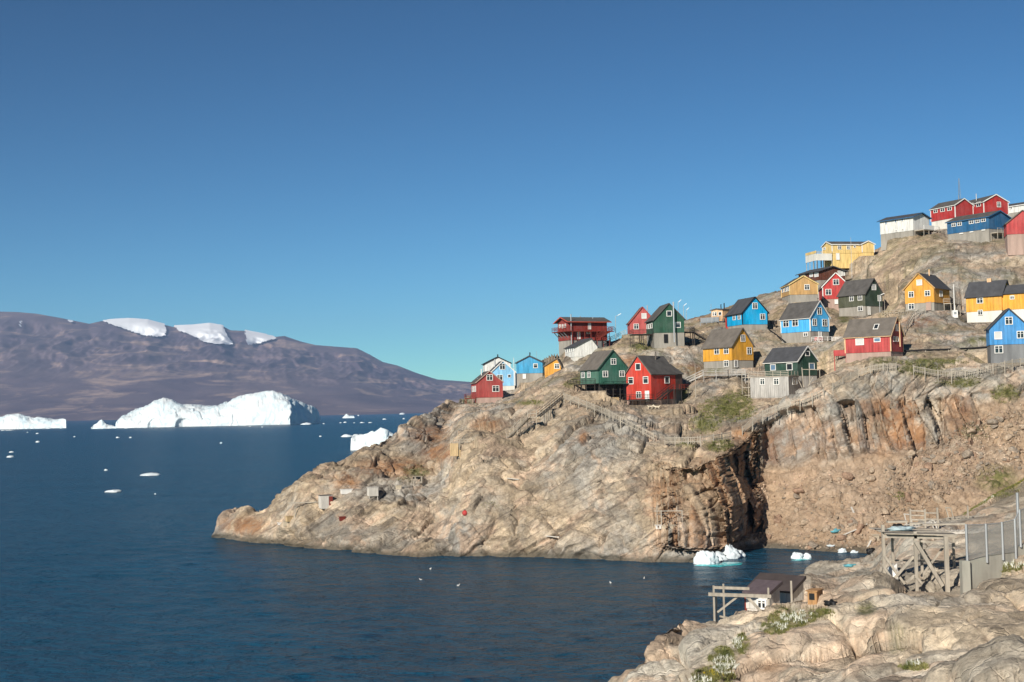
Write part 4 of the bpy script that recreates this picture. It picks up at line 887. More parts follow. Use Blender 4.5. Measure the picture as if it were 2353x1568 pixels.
# ------------------------------------------------------------------ picket fences along the cliff path
picket_me = None
def picket_fence(pts, label, tall=1.15, step=.30):
    global picket_me
    fp = []
    for (x0, y0), (x1, y1) in zip(pts, pts[1:]):
        n = max(2, int(math.hypot(x1 - x0, y1 - y0) / 9)); fp += [(x0 + (x1 - x0) * k / n, y0 + (y1 - y0) * k / n) for k in range(n)]
    fp.append(pts[-1]); fx_ = smooth1(np.array(fp, float), 1.5, 0)
    dd = np.array([hit(x, y, (0,)).y for x, y in fx_]); dd = np.array([dd[max(0, i - 2):i + 3].min() for i in range(len(dd))]) - .3; dd = smooth1(np.maximum(dd, np.median(dd) - 25)[:, None], 2.0, 0)[:, 0]
    line = [at(x, y, q) for (x, y), q in zip(fx_, dd)]
    r_ = root("picket_fence", line[len(line) // 2], label, "fence", "weathered picket fences along the cliff path")
    path = [line[0]]
    for q in line[1:]:
        if (q - path[-1]).length > 2.1: path.append(q)
    if picket_me is None:
        mb = MB(); mb.prism([(-.05, -.012, 0), (.05, -.012, 0), (.05, .012, 0), (-.05, .012, 0)], [(-.05, -.012, 1), (.05, -.012, 1), (.05, .012, 1), (-.05, .012, 1)])
        mb.prism([(-.05, -.012, 1.0), (.05, -.012, 1.0), (.05, .012, 1.0), (-.05, .012, 1.0)], [(-.005, -.012, 1.05), (.005, -.012, 1.05), (.005, .012, 1.05), (-.005, .012, 1.05)])
        picket_me = bpy.data.meshes.new("picket"); picket_me.from_pydata(mb.v, [], mb.f); picket_me.materials.append(GWOOD)
    for i, (a, b_) in enumerate(zip(path, path[1:])):
        MB().beam(Vector((a.x, a.y, max(a.z - 1.3, min(a.z - .2, drop(a.x, a.y, (0,)) - .3)))), a + z_(tall + .12) + Vector((random.uniform(-.06, .06), 0, 0)), .12).build("post", GWOOD, r_)
        for f_ in (.25, .85): MB().beam(a + z_(tall * f_), b_ + z_(tall * f_), .05, .10).build("rail", GWOOD, r_)
        n = max(1, round((b_ - a).length / step)); d = (b_ - a); ang = math.atan2(d.y, d.x); off = Vector((math.sin(ang), -math.cos(ang), 0)) * .045
        for k in range(n):
            if random.random() < .03: continue
            p = a.lerp(b_, (k + .5) / n) + off - r_.location - z_(.05)
            o = link("picket", picket_me, None, r_); o.location = p; o.rotation_euler = (random.uniform(-.03, .03), random.uniform(-.05, .05), ang); o.scale = (random.uniform(.8, 1.15), 1, tall * random.uniform(.9, 1.03))
    MB().beam(path[-1] - z_(.5), path[-1] + z_(tall + .12), .12).build("post", GWOOD, r_)
F = 9
picket_fence([(1290, 905 + F), (1340, 923 + F), (1400, 947 + F), (1460, 981 + F), (1520, 1009 + F)], "weathered picket fence running down from the stair head to the low bend")
picket_fence([(1522, 1010 + F), (1600, 1010 + F), (1660, 1002 + F), (1700, 992 + F)], "low level stretch of picket fence above the green gully")
picket_fence([(1702, 990 + F), (1742, 952 + F), (1800, 930 + F), (1876, 907 + F), (1905, 892 + F)], "picket fence climbing past the grey plank lower storey")
picket_fence([(1908, 890 + F), (1938, 873 + F), (1971, 853 + F), (2010, 842 + F), (2050, 838 + F), (2090, 843 + F)], "picket fence curving over the knoll below the long flat red house")
picket_fence([(2093, 844 + F), (2136, 852 + F), (2175, 859 + F), (2219, 855 + F), (2256, 848 + F), (2335, 830 + F), (2400, 822 + F)], "picket fence along the cliff edge towards the azure house")

# ------------------------------------------------------------------ stairs and boardwalks
a = hit(*tp(9, 472, 530), (0,)); f0 = hit(*tp(9, 645, 505), (0,)); b_ = at(*tp(9, 650, 352), f0.y); c_ = hit(*tp(9, 925, 200), (0,)); side = Vector((.5, 1.0, 0)) * 1.2
r_ = root("wooden_stairs", a, "tall grey timber stairs climbing the rock beside the picket fence", "stairs")
stairs(r_, a, b_, side); railing(r_, [b_, b_ + Vector((1.6, .3, 0))], 1.3, GWOOD, .1, 1.6, (1.0, .5), foot=3.2); MB().box(b_ + Vector((.9, .7, -.05)), (1.0, 0, 0), (0, .7, 0), z_(.05)).build("landing", GWOOD, r_)
stairs(r_, b_ + Vector((1.7, .3, 0)), c_ + z_(.25), side)
a = hit(*tp(3, 235, 848), (0,)); b_ = hit(*tp(3, 600, 590), (0,)); b2_ = hit(*tp(3, 760, 530), (0,)); c_ = hit(*tp(3, 925, 492), (0,))
r_ = root("wooden_stairs", b_, "long timber stairs rising past the white shed to the dark red building", "stairs")
stairs(r_, a + z_(.3), b_ + z_(.35), Vector((.3, 1.2, 0)), GWOOD, True, True); stairs(r_, b_ + z_(.35), b2_ + z_(.4), Vector((.2, 1.2, 0)))
r_ = root("railing", b2_, "pale wooden railing on the skyline beside the rose red house", "railing"); railing(r_, [b2_ + z_(.1), c_ + z_(.1)], 1.1, GWOOD, .09, 1.8, (1, .66, .33), foot=.5)
a = hit(*tp(2, 118, 1268), (0,)); k0 = hit(*tp(2, 335, 1250), (0,)); b_ = at(*tp(2, 300, 1172), k0.y); k1 = hit(*tp(2, 690, 1235), (0,)); c_ = at(*tp(2, 560, 1172), (k0.y + k1.y) / 2); d_ = at(*tp(2, 735, 1165), k1.y)
r_ = root("boardwalk", k0, "grey timber boardwalk with stairs below the ochre yellow house", "boardwalk"); wd = Vector((0, 1.3, 0))
stairs(r_, a + z_(.2), b_, wd, SILV)
for p, q in ((b_, c_), (c_, d_)):
    n = max(2, int((q - p).length / .35))
    for k in range(n): MB().box(p.lerp(q, (k + .5) / n) + wd / 2, ((q - p) * .46 / n), wd / 2, z_(.03)).build("plank", SILV, r_)
    for o in (Vector((0, 0, 0)), wd):
        railing(r_, [p + o, q + o], 1.0, SILV, .09, 2.2, (1, .66, .33)); MB().beam(p + o - z_(.12), q + o - z_(.12), .08, .16).build("joist", SILV, r_)
        m_ = max(1, round((q - p).length / 2.4))
        for k in range(m_ + 1):
            s_ = p.lerp(q, k / m_) + o; gq = gp(s_, (0,))
            if s_.z - gq.z > .1: MB().beam(gq - z_(.4), s_, .11).build("leg", SILV, r_)
a = hit(*tp(1, 1130, 1290), (0,)); b_ = hit(*tp(1, 1290, 1340), (0,)); pr = [(1240, 1480), (1290, 1390), (1330, 1330), (1390, 1290), (1450, 1262)]
r_ = root("railing", hit(*tp(1, 1330, 1350), (0,)), "tall timber rail posts along the path up to the amber house", "railing"); railing(r_, [hit(*tp(1, x, y + 14), (0,)) for x, y in pr], 1.6, GWOOD, .1, 1.9, (.95, .5), foot=.5)
r_ = root("railing", hit(*tp(1, 1150, 1300), (0,)), "low timber railing on the ledge between the olive and amber houses", "railing"); railing(r_, [hit(*tp(1, x, y), (0,)) for x, y in ((1050, 1290), (1120, 1290), (1200, 1288), (1280, 1280))], 1.1, GWOOD, .09, 2.0, (1, .5), foot=.5)

# ------------------------------------------------------------------ lamps and poles
def lamp(r, xb, yb, xt, yt, arm, label, D=None, mat=GALV):
    base = hit(*tp(r, xb, yb), (0,)) if D is None else gp(at(*tp(r, xb, yb), D), (0,))
    D = base.y; top = at(*tp(r, xt, yt), D); top.x = base.x; top.y = base.y
    r_ = root("street_lamp", base, label, "street lamp", "street lamps in the village")
    MB().tube(base - z_(.4), top, .09, .06).build("pole", mat, r_)
    e = at(*tp(r, *arm), D)
    MB().tube(top, e, .05).build("arm", mat, r_); dv = (e - top).normalized()
    hd = MB(); hd.prism([e - dv * .15 + Vector((0, .13, -.08)), e - dv * .15 + Vector((0, -.13, -.08)), e - dv * .15 + Vector((0, -.09, .08)), e - dv * .15 + Vector((0, .09, .08))],
             [e + dv * .75 + Vector((0, .17, -.06)), e + dv * .75 + Vector((0, -.17, -.06)), e + dv * .75 + Vector((0, -.1, .06)), e + dv * .75 + Vector((0, .1, .06))]); hd.build("lamp_head", WHITE, r_)
lamp(2, 640, 690, 640, 425, (690, 412), "street lamp with curved arm before the cyan house")
lamp(3, 820, 500, 820, 305, (846, 287), "thin street lamp on the skyline right of the dark red building")
lamp(3, 1478, 470, 1478, 155, (1480, 146), "tallest of the three street lamps behind the tall green house", 372)
lamp(3, 1533, 470, 1533, 192, (1536, 184), "middle of the three street lamps behind the tall green house", 378)
lamp(3, 1560, 470, 1560, 236, (1562, 229), "lowest of the three street lamps behind the tall green house", 384)
lamp(1, 1030, 1300, 1030, 1105, (1042, 1098), "street lamp at the corner of the olive house", 336)
def pole(r, x, yb, yt, D, label, w=.1, mat=WHITE, box=None):
    base = gp(at(*tp(r, x, yb), D), (0,)); top = at(*tp(r, x, yt), D); top.x = base.x
    r_ = root("pole", base, label, "pole", "slender poles between the houses"); MB().tube(base - z_(.4), top, w, w * .6).build("shaft", mat, r_); MB().tube(top, top + z_(.12), w * 1.1, .02).build("finial", mat, r_)
    if box: MB().box(base + z_(.8) + Vector((0, -.1, 0)), (.55, 0, 0), (0, .35, 0), z_(.8)).build("meter_box", WHITE, r_); MB().box(base + z_(1.0) + Vector((0, -.47, 0)), (.25, 0, 0), (0, .02, 0), z_(.25)).build("box_door", GALV, r_)
pole(1, 1713, 1215, 1008, 300, "white pole with meter box beside the amber house", .13, WHITE, True)
pole(4, 772, 880, 700, 372, "white pole between the pale blue and medium blue houses")
pole(1, 765, 720, 575, 370, "thin pole before the pale yellow long house", .07, GALV)
pole(2, 380, 600, 440, 344, "thin pole at the corner of the peach house", .06, GALV)
pole(2, 215, 1280, 1080, 287, "pale leaning post at the foot of the boardwalk stairs", .09, GWOOD)
pole(4, 1045, 740, 625, 375, "thin mast behind the medium blue house", .05, GALV)
pole(1, 1075, 1300, 1140, 338, "bare grey pole right of the olive house", .07, GWOOD)
# clothes line
p0, p1 = hit(*tp(2, 990, 690), (0,)), hit(*tp(2, 1085, 690), (0,)); r_ = root("clothes_line", p0, "clothes line with dark garments between the cyan and sky blue houses", "clothes line")
for p in (p0, p1): MB().beam(p - z_(.3), p + z_(2.0), .08).build("post", GWOOD, r_)
MB().beam(p0 + z_(1.9), p1 + z_(1.9), .025).build("line", WHITE, r_)
for k in range(5): MB().box(p0.lerp(p1, .18 + k * .15) + z_(1.45), (p1 - p0) * .06, (0, .03, .02), z_(.42 + .05 * (k % 3))).build("garment", BLACK, r_)
# pipes on the rock
def pipe(pts, label, r=.16, mat=None, lift=.35):
    g = [hit(*p, (0,)) + z_(lift) for p in pts]; r_ = root("pipe", g[0], label, "pipe")
    for a, b_ in zip(g, g[1:]):
        MB().tube(a, b_, r).build("pipe_run", mat or BLACK, r_); MB().beam(a - z_(lift + .3), a, .14).build("support", GWOOD, r_)
pipe([tp(5, 830, 682), tp(5, 1050, 672), tp(5, 1290, 665), tp(5, 1500, 655), tp(5, 1715, 640)], "black pipe crossing the rock between the long red and azure houses")
pipe([tp(2, 940, 665), tp(2, 975, 710), tp(2, 1060, 770), tp(2, 1160, 850)], "dark pipe running down the rock below the cyan house", .12)

# ------------------------------------------------------------------ small sheds, boxes and racks on the headland
def boxy(r, x0, y0, xc, x1, y1, D_h, label, name, cat, mat, dep=None, legs=False, lid=None, open_=False, boards=True, turn=.35):
    """plank box: front x0..xc, side xc..x1 seen at a slant"""
    base = hit(*tp(r, (x0 + xc) / 2, y1)); s = FPX / base.y; k = REG[r][2] / 4
    w = (xc - x0) * k / s; hgt = (y1 - y0) * k / s; dp = dep or max(.5, w * .7)
    z0 = base.z + (.35 if legs else 0) - .05; e = Vector((math.cos(turn), math.sin(turn), 0)); f = Vector((-math.sin(turn), math.cos(turn), 0))
    c = Vector((base.x, base.y, 0)) + f * dp / 2; r_ = root(name, base, label, cat)
    n = max(2, round(w / .28)); hh = hgt - (.35 if legs else 0)
    body = MB().box(c + z_(z0 + hh / 2), e * (w / 2 - .03), f * (dp / 2 - .03), z_(hh / 2 - .02)).build("body", BLACK if open_ else mat, r_)  # open crate: solid body coloured black for the shade inside
    for kx in range(n):
        if open_ and 0 < kx < n - 1: MB().box(c - f * dp / 2 + e * (-w / 2 + w * (kx + .5) / n) + z_(z0 + hh * .15), e * (w / n * .47), f * .03, z_(hh * .15)).build("board", mat, body)
        else: MB().box(c - f * dp / 2 + e * (-w / 2 + w * (kx + .5) / n) + z_(z0 + hh / 2), e * (w / n * .47), f * .03, z_(hh / 2)).build("board", mat, body)
    n2 = max(2, round(dp / .28))
    for kx in range(n2): MB().box(c + e * w / 2 + f * (-dp / 2 + dp * (kx + .5) / n2) + z_(z0 + hh / 2), e * .03, f * (dp / n2 * .47), z_(hh / 2)).build("board", mat, body)
    MB().box(c + z_(z0 + hh + .03), e * (w / 2 + .1), f * (dp / 2 + .1), z_(.035)).build("lid" if not lid else "roof", lid or mat, r_)
    if legs:
        for i_ in (-1, 1):
            for j_ in (-1, 1): MB().beam(c + e * (w / 2 - .1) * i_ + f * (dp / 2 - .1) * j_ + z_(base.z - .6), c + e * (w / 2 - .1) * i_ + f * (dp / 2 - .1) * j_ + z_(z0 + .02), .1).build("leg", mat, r_)
    return r_, c, e, f, z0, hh, w, dp
HUT = paint("limewashed_boards", (.62, .58, .52), .85, .3, 2.0); PLY = paint("pale_plywood", (.58, .5, .38), .8, .2, 2.0)
r_, c, e, f, z0, hh, w, dp = boxy(8, 948, 748, 1040, 1100, 850, 0, "small limewashed hut with a rust brown door low on the headland", "hut", "hut", HUT, 2.2, False, FELTB)
MB().box(c - f * (dp / 2 + .04) + e * (w * .36) + z_(z0 + hh * .48), e * .35, f * .02, z_(hh * .46)).build("door", RWOOD, r_)
boxy(8, 1108, 700, 1198, 1210, 735, 0, "white tub like box on the rocks above the limewashed hut", "box", "box", WHITE, .9)
boxy(8, 1325, 684, 1400, 1438, 768, 0, "pale plank box standing on short legs on the headland", "storage_box", "box", HUT, 1.5, True)
boxy(8, 1540, 670, 1580, 1590, 698, 0, "small pale box just below the mossy ledge", "box", "box", PLY, .7)
boxy(8, 1910, 692, 1948, 1957, 720, 0, "small pale box alone on the grey rock right of the open crate", "box", "box", PLY, .7)
boxy(8, 1682, 600, 1745, 1752, 652, 0, "open dark plank crate beside the mossy ledge", "crate", "crate", GWOOD, 1.2, False, None, True)
boxy(8, 655, 950, 715, 720, 985, 0, "lower of two cardboard brown boxes on the headland's lowest ledge", "box", "box", PLY, .8)
boxy(8, 682, 912, 735, 745, 952, 0, "upper of two cardboard brown boxes on the headland's lowest ledge", "box", "box", PWOOD, .8, turn=.6)
boxy(8, 612, 962, 640, 645, 978, 0, "flat white box at the left end of the lowest ledge", "box", "box", WHITE, .5)
boxy(8, 1095, 915, 1140, 1160, 945, 0, "small rusty brown box below the limewashed hut", "box", "box", RWOOD, .6)
def rack(r, beams, D, label, name="drying_rack", cat="drying rack", mat=GWOOD, foot=None):
    pts = [[at(*tp(r, x0, y0), D + dz), at(*tp(r, x1, y1), D + dz)] for x0, y0, x1, y1, w, dz, nm in beams]
    r_ = root(name, pts[0][1], label, cat)
    for (p, q), bm in zip(pts, beams):
        if bm[6] == "post":
            q.x, q.y = p.x, p.y; g = drop(q.x, q.y); q.z = min(q.z, g - .2) if q.z - g < 6 else q.z
        MB().beam(p, q, bm[4]).build(bm[6], mat, r_)
    return r_
Dd = hit(*tp(8, 760, 915)).y
rack(8, [(745, 800, 745, 915, .13, 0, "post"), (760, 805, 760, 900, .1, 1.5, "post"), (905, 790, 905, 870, .13, .5, "post"), (940, 770, 940, 860, .13, 1.5, "post"), (690, 806, 945, 800, .12, 0, "beam"), (690, 812, 945, 806, .1, 1.5, "beam"), (745, 850, 790, 805, .08, 0, "brace"), (820, 810, 822, 850, .05, .6, "hanging_pole"), (845, 808, 846, 850, .05, .6, "hanging_pole"), (870, 806, 872, 846, .05, .6, "hanging_pole"), (885, 806, 886, 846, .05, .6, "hanging_pole")], Dd, "fish drying rack of grey poles left of the limewashed hut")
Dd = hit(*tp(9, 1770, 1285)).y
rack(9, [(1730, 1095, 1735, 1290, .12, 1.2, "post"), (1765, 1130, 1770, 1290, .14, 0, "post"), (1940, 1130, 1943, 1265, .14, 0, "post"), (1895, 1110, 1897, 1260, .1, 1.2, "post"), (1703, 1138, 1945, 1135, .13, 0, "beam"), (1720, 1165, 1945, 1160, .1, 1.2, "beam"), (1770, 1270, 1895, 1165, .09, 0, "brace"), (1805, 1280, 1940, 1190, .09, 0, "brace")], Dd, "pole rack on the ledge of the shadowed cliff above the cove")
boxy(9, 1728, 1255, 1768, 1775, 1285, 0, "white bucket like box under the cliff ledge rack", "box", "box", WHITE, .5); boxy(9, 1785, 1258, 1820, 1828, 1286, 0, "left of two cream boxes under the cliff ledge rack", "box", "box", PLY, .6); boxy(9, 1838, 1255, 1890, 1898, 1285, 0, "right of two cream boxes under the cliff ledge rack", "box", "box", PLY, .6)
# half built pen of pale planks
Dd = hit(*tp(8, 2040, 450)).y; r_ = root("plank_pen", at(*tp(8, 2040, 455), Dd), "unfinished pen of pale planks on the headland below the maroon house", "pen")
for k in range(5): p, q = at(*tp(8, 1968 + k * 13, 340), Dd), at(*tp(8, 1968 + k * 13, 440), Dd); MB().box((p + q) / 2, (.135, 0, 0), (0, .03, 0), z_((p.z - q.z) / 2)).build("plank", PWOOD, r_)
for k in range(8): p, q = at(*tp(8, 2038 + k * 11, 390 + k * 3), Dd + .1), at(*tp(8, 2038 + k * 11, 445 + k * 3), Dd + .1); MB().box((p + q) / 2, (.115, 0, 0), (0, .03, 0), z_((p.z - q.z) / 2)).build("plank", PWOOD, r_)
for x in (1968, 2035, 2095, 2160):
    p, q = at(*tp(8, x, 305), Dd + .2), at(*tp(8, x, 450), Dd + .2); MB().beam(p, q, .1).build("post", GWOOD, r_); MB().beam(p + Vector((.2, 2.4, 0)), q + Vector((.2, 2.4, -.3)), .1).build("post", GWOOD, r_)
for y in (308, 330): MB().beam(at(*tp(8, 1962, y), Dd + .2), at(*tp(8, 2168, y), Dd + .2), .08).build("rail", GWOOD, r_); MB().beam(at(*tp(8, 1962, y), Dd + 2.6), at(*tp(8, 2168, y), Dd + 2.6), .08).build("rail", GWOOD, r_)
p = at(*tp(8, 2025, 440), Dd + 2); MB().beam(p, at(*tp(8, 2020, 235), Dd + 2), .08).build("pole", GWOOD, r_)
MB().box(at(*tp(8, 2120, 448), Dd + 1.2), (2.2, 0, 0), (0, 1.2, 0), z_(.05)).build("floor", GWOOD, r_)
for k, (x, y, lb) in enumerate(((2078, 905, "red float lying on the grey headland rock"), (0, 0, ""))):
    if not lb: continue
    p = hit(*tp(8, x, y)); r_ = root("float_buoy", p, lb, "buoy"); mb = MB(); n = 10
    for j in range(6): z0_, z1_ = -.45 + .15 * j, -.3 + .15 * j; mb.tube(p + z_(.4 + z0_), p + z_(.4 + z1_), max(.05, .48 * math.sqrt(max(0, 1 - (z0_ / .48) ** 2))), max(.05, .48 * math.sqrt(max(0, 1 - (z1_ / .48) ** 2))), n)
    mb.build("ball", WRED, r_); MB().tube(p + z_(.8), p + z_(1.0), .08).build("eye", BLACK, r_)
for (x0, y0, x1, y1, lb) in ((810, 1352, 918, 1362, "white plank lying on the headland rock above the waterline"), (480, 868, 580, 880, "bleached board lying flat on the middle of the headland")):
    p, q = hit(*tp(9, x0, y0)), hit(*tp(9, x1, y1)); o = MB().beam(p + z_(.12), q + z_(.12), .5, .1).build("plank", HUT, None); o["label"] = lb; o["category"] = "plank"
# ------------------------------------------------------------------ the near shore: shed, racks, fence
SHW = paint("pale_grey_boards", (.6, .575, .53), .85, .25, 1.6); TIN = paint("purple_brown_tin", (.13, .10, .105), .5, .3, 3.0, False)
DKROOF = paint("dark_brown_roofing", (.07, .055, .052), .75, .3, 1.0, False)
h = SHED[0]; s_shed = root("shore_shed", h.ctr, "low pale grey shed with dark brown roof above the cove", "shed")
build_shell(h, s_shed, SHW, roof_m=DKROOF, base_m=SHW, pitch=.4)
h = SHED[1]; build_shell(h, s_shed, SHW, roof_m=TIN, base_m=SHW, pitch=.4)
window(h, s_shed, 'S', (1300, 555, 1385, 640), 'two'); MB().beam(lp(h, 0, h.L, -1), lp(h, 0, h.L, h.hw), .14).build("corner_board", RWOOD, s_shed)
rack(7, [(905, 430, 912, 790, .13, -3, "post"), (928, 500, 930, 690, .11, -2.6, "post"), (993, 415, 998, 740, .13, 0, "post"), (1395, 450, 1398, 600, .12, -3, "post"), (1600, 388, 1602, 545, .13, 0, "post"),
         (860, 508, 1420, 527, .24, -3.1, "beam"), (905, 447, 1225, 458, .2, 0, "beam"), (940, 670, 1140, 515, .13, -3, "brace"), (1195, 520, 1330, 660, .2, -3, "brace"), (960, 705, 1130, 740, .13, -2.6, "lower_beam")], 107.5, "weathered timber rack in front of the low shore shed")
# kennel
r_, c, e, f, z0, hh, w, dp = boxy(7, 1750, 478, 1832, 1900, 597, 0, "orange brown wooden kennel with a square opening near the shed", "kennel", "kennel", paint("kennel_plywood", (.42, .23, .10), .8, .3, 2.0), 1.1, turn=-.55)
MB().box(c - f * (dp / 2 + .035) + z_(z0 + hh * .62), e * w * .3, f * .02, z_(hh * .24)).build("opening", BLACK, r_)  # solid black panel: the shade inside the hole is painted on
def lump(name, p, size, mat, label, cat, seed=0):
    V, Fc = ico(2); V = np.array(V); V = V * (1 + .55 * fbm(V * 1.9 + seed * 3.1, 3) + .25 * facets(V * 2.1 + seed, .6)[0])[:, None]; V *= np.array(size) / 2; V[:, 2] = np.maximum(V[:, 2], -size[2] * .3) + size[2] * .3
    me = raw_mesh(name, V, Fc, True); o = link(name, me, mat); o.location = p - z_(.05); o["label"] = label; o["category"] = cat; return o
def ico(n):
    t = (1 + 5 ** .5) / 2; V = [(-1, t, 0), (1, t, 0), (-1, -t, 0), (1, -t, 0), (0, -1, t), (0, 1, t), (0, -1, -t), (0, 1, -t), (t, 0, -1), (t, 0, 1), (-t, 0, -1), (-t, 0, 1)]
    Fc = [(0, 11, 5), (0, 5, 1), (0, 1, 7), (0, 7, 10), (0, 10, 11), (1, 5, 9), (5, 11, 4), (11, 10, 2), (10, 7, 6), (7, 1, 8), (3, 9, 4), (3, 4, 2), (3, 2, 6), (3, 6, 8), (3, 8, 9), (4, 9, 5), (2, 4, 11), (6, 2, 10), (8, 6, 7), (9, 8, 1)]
    V = [tuple(np.array(v) / np.linalg.norm(v)) for v in V]
    for _ in range(n):
        mid = {}; F2 = []
        def m_(a, b_):
            k = (min(a, b_), max(a, b_))
            if k not in mid: p = np.array(V[a]) + np.array(V[b_]); V.append(tuple(p / np.linalg.norm(p))); mid[k] = len(V) - 1
            return mid[k]
        for a, b_, c_ in Fc: x, y, z = m_(a, b_), m_(b_, c_), m_(c_, a); F2 += [(a, x, z), (b_, y, x), (c_, z, y), (x, y, z)]
        Fc = F2
    return V, Fc
lump("tarpaulin", hit(*tp(7, 1955, 600)), (.7, .5, .4), BLACK, "black bundle lying on the rock right of the kennel", "bundle", 2)
# big timber staging
DT = 100
st_ = rack(6, [(603, 520, 600, 1110, .2, 0, "post"), (940, 590, 932, 1095, .2, -1, "post"), (1262, 640, 1258, 1170, .26, -2.5, "post"), (1003, 650, 1000, 1060, .17, 3, "post"), (1340, 660, 1345, 930, .16, 3, "post"), (700, 600, 700, 900, .16, 4, "post"),
     (948, 700, 1228, 1160, .24, -2.4, "brace"), (1245, 745, 1005, 1060, .13, 0, "brace"), (608, 830, 832, 1140, .15, -.6, "brace"), (595, 935, 712, 1100, .14, -.4, "brace"), (925, 850, 715, 1095, .16, -.8, "brace"), (935, 1050, 1015, 1135, .15, -1.2, "brace"), (932, 1050, 850, 1125, .15, -1.2, "brace"), (1030, 780, 1160, 1000, .14, 3, "brace"), (1330, 820, 1280, 920, .12, 3, "brace"), (520, 1150, 590, 960, .15, 0, "brace"),
     (1000, 690, 1262, 722, .15, -1, "beam"), (660, 890, 1300, 905, .12, 3, "beam"), (600, 640, 1265, 655, .2, -1.0, "beam"), (640, 625, 1370, 640, .18, 3.2, "beam")], DT, "large timber staging of posts and crossed braces on the near shore", "timber_staging", "staging")
pl0, pl1 = at(*tp(6, 630, 628), DT - 1.2), at(*tp(6, 1365, 642), DT - 1.2)
for k in range(9): MB().beam(pl0 + Vector((0, .55 * k, .12 + random.uniform(-.02, .03))), pl1 + Vector((random.uniform(-.6, .3), .55 * k, .12)), .42, .06).build("plank", DWOOD if k % 4 == 1 else GWOOD, st_)
top = pl0.z + .2
lump("tarpaulin", at(*tp(6, 760, 560), DT + 1) * 1, (.9, .7, .55), BLACK, "black bundle on top of the timber staging", "bundle", 5).location.z = top - .05
ROPE = paint("turquoise_netting", (.12, .36, .42), .8, .3, 4, False); o = lump("fishing_net", at(*tp(6, 800, 625), DT + .5), (1.9, 1.0, .35), paint("pale_blue_netting", (.42, .52, .55), .8, .4, 4, False), "pale blue fishing net heaped on the timber staging", "net", 8); o.location.z = top - .05
for k, (x0, y0, x1, y1, zz) in enumerate(((650, 560, 860, 600, .35), (880, 560, 1010, 575, .2), (1010, 560, 1460, 600, .1))):
    p, q = at(*tp(6, x0, y0), DT + 3), at(*tp(6, x1, y1), DT + 3); p.z = q.z = top + zz; o = MB().beam(p, q, .5, .12).build("plank", GWOOD, None); o["label"] = ["short loose plank stacked on the left of the timber staging", "short plank in the middle of the timber staging top", "long loose plank lying over the right of the timber staging"][k]; o["category"] = "plank"
p = at(*tp(6, 715, 1080), 101.5); r_ = lump("sack", gp(p, (1,)), (.85, .6, 1.5), WHITE, "white bulging sack standing under the timber staging", "sack", 3)
# dog sleds stored behind the staging
def sled(p, ang, L, label, mat=GWOOD, high=1.2):
    e = Vector((math.cos(ang), math.sin(ang), 0)); f = Vector((-math.sin(ang), math.cos(ang), 0)); r_ = root("dog_sled", p, label, "sled", "wooden dog sleds on the near shore")
    for s in (-1, 1):
        MB().beam(p + f * .4 * s + z_(.12) - e * L / 2, p + f * .4 * s + z_(.12) + e * L * .4, .07, .22).beam(p + f * .4 * s + z_(.12) + e * L * .4, p + f * .4 * s + z_(.5) + e * L * .55, .07, .2).build("runner", mat, r_)
        MB().beam(p + f * .36 * s - e * L * .42 + z_(.2), p + f * .36 * s - e * L * .5 + z_(high), .08).build("upright", mat, r_)
    for k in range(8): MB().box(p + z_(.27) + e * (-L * .42 + L * .8 * k / 7), e * .09, f * .52, z_(.025)).build("slat", mat, r_)
    MB().beam(p - f * .4 - e * L * .5 + z_(high), p + f * .4 - e * L * .5 + z_(high), .08).build("handle_bar", mat, r_)
sled(gp(at(*tp(6, 1390, 470), 122), (1,)), .12, 4.6, "long pale dog sled lying right of the stacked frame", HUT)
sled(gp(at(*tp(6, 1000, 470), 128), (1,)), .5, 3.2, "small dog sled behind the timber staging", HUT)
sled(gp(at(*tp(6, 1460, 400), 132), (1,)), .35, 3.6, "dog sled farthest back against the grassy bank", GWOOD)
rack(6, [(890, 355, 890, 500, .13, 22, "post"), (1042, 355, 1042, 500, .13, 22, "post"), (1172, 340, 1172, 495, .15, 22, "post"), (1490, 320, 1490, 420, .12, 30, "post"), (885, 372, 1045, 378, .1, 22, "beam"), (885, 420, 1045, 425, .1, 22, "beam"), (1045, 395, 1175, 398, .1, 22, "beam"), (1045, 460, 1175, 462, .1, 22, "beam"), (890, 465, 1045, 470, .12, 22, "beam")], DT, "stacked timber frame of rails behind the staging", "sled_rack", "rack")
# concrete wall and its steel fence
w0, w1, w2 = at(*tp(6, 1432, 905), 95), at(*tp(6, 1495, 905), 95), at(*tp(6, 2120, 712), 97)
r_ = root("concrete_wall", gp(w0, (1,)), "low grey concrete wall carrying the wire fence at the right edge", "wall")
CW = paint("lichened_concrete", (.36, .34, .29), .9, .35, 1.2, True, .3, (.42, .44, .36))
MB().box((w1 + w2) / 2 + Vector((0, .25, -1.6)) + (w2 - w1) * .15, (w2 - w1) * .65, (0, .16, 0), (0, 0, 1.58)).build("wall_slab", CW, r_); MB().box((w0 + w1) / 2 + Vector((0, .1, -1.6)), (.27, 0, 0), (0, .3, 0), (0, 0, 1.66)).build("end_pillar", CW, r_)
NET, t, b = nodes("galvanised_mesh"); b.inputs["Base Color"].default_value = (.3, .29, .27, 1); b.inputs["Roughness"].default_value = .6; b.inputs["Alpha"].default_value = .5
r_ = root("wire_fence", w1, "tall steel post fence with grey mesh on the concrete wall", "fence"); pts = []
for k, (x, yt, yb) in enumerate(((1474, 515, 900), (1680, 508, 862), (1848, 490, 836), (1982, 458, 822), (2032, 360, 700), (2120, 330, 690))):
    f_ = (x - 1474) / 640; D = 95 + 2 * f_; p, q = at(*tp(6, x, yt), D), at(*tp(6, x, yb), D); q.x = p.x; MB().tube(q - z_(.35), p, .09).build("post", GALV, r_); pts.append((p, q))
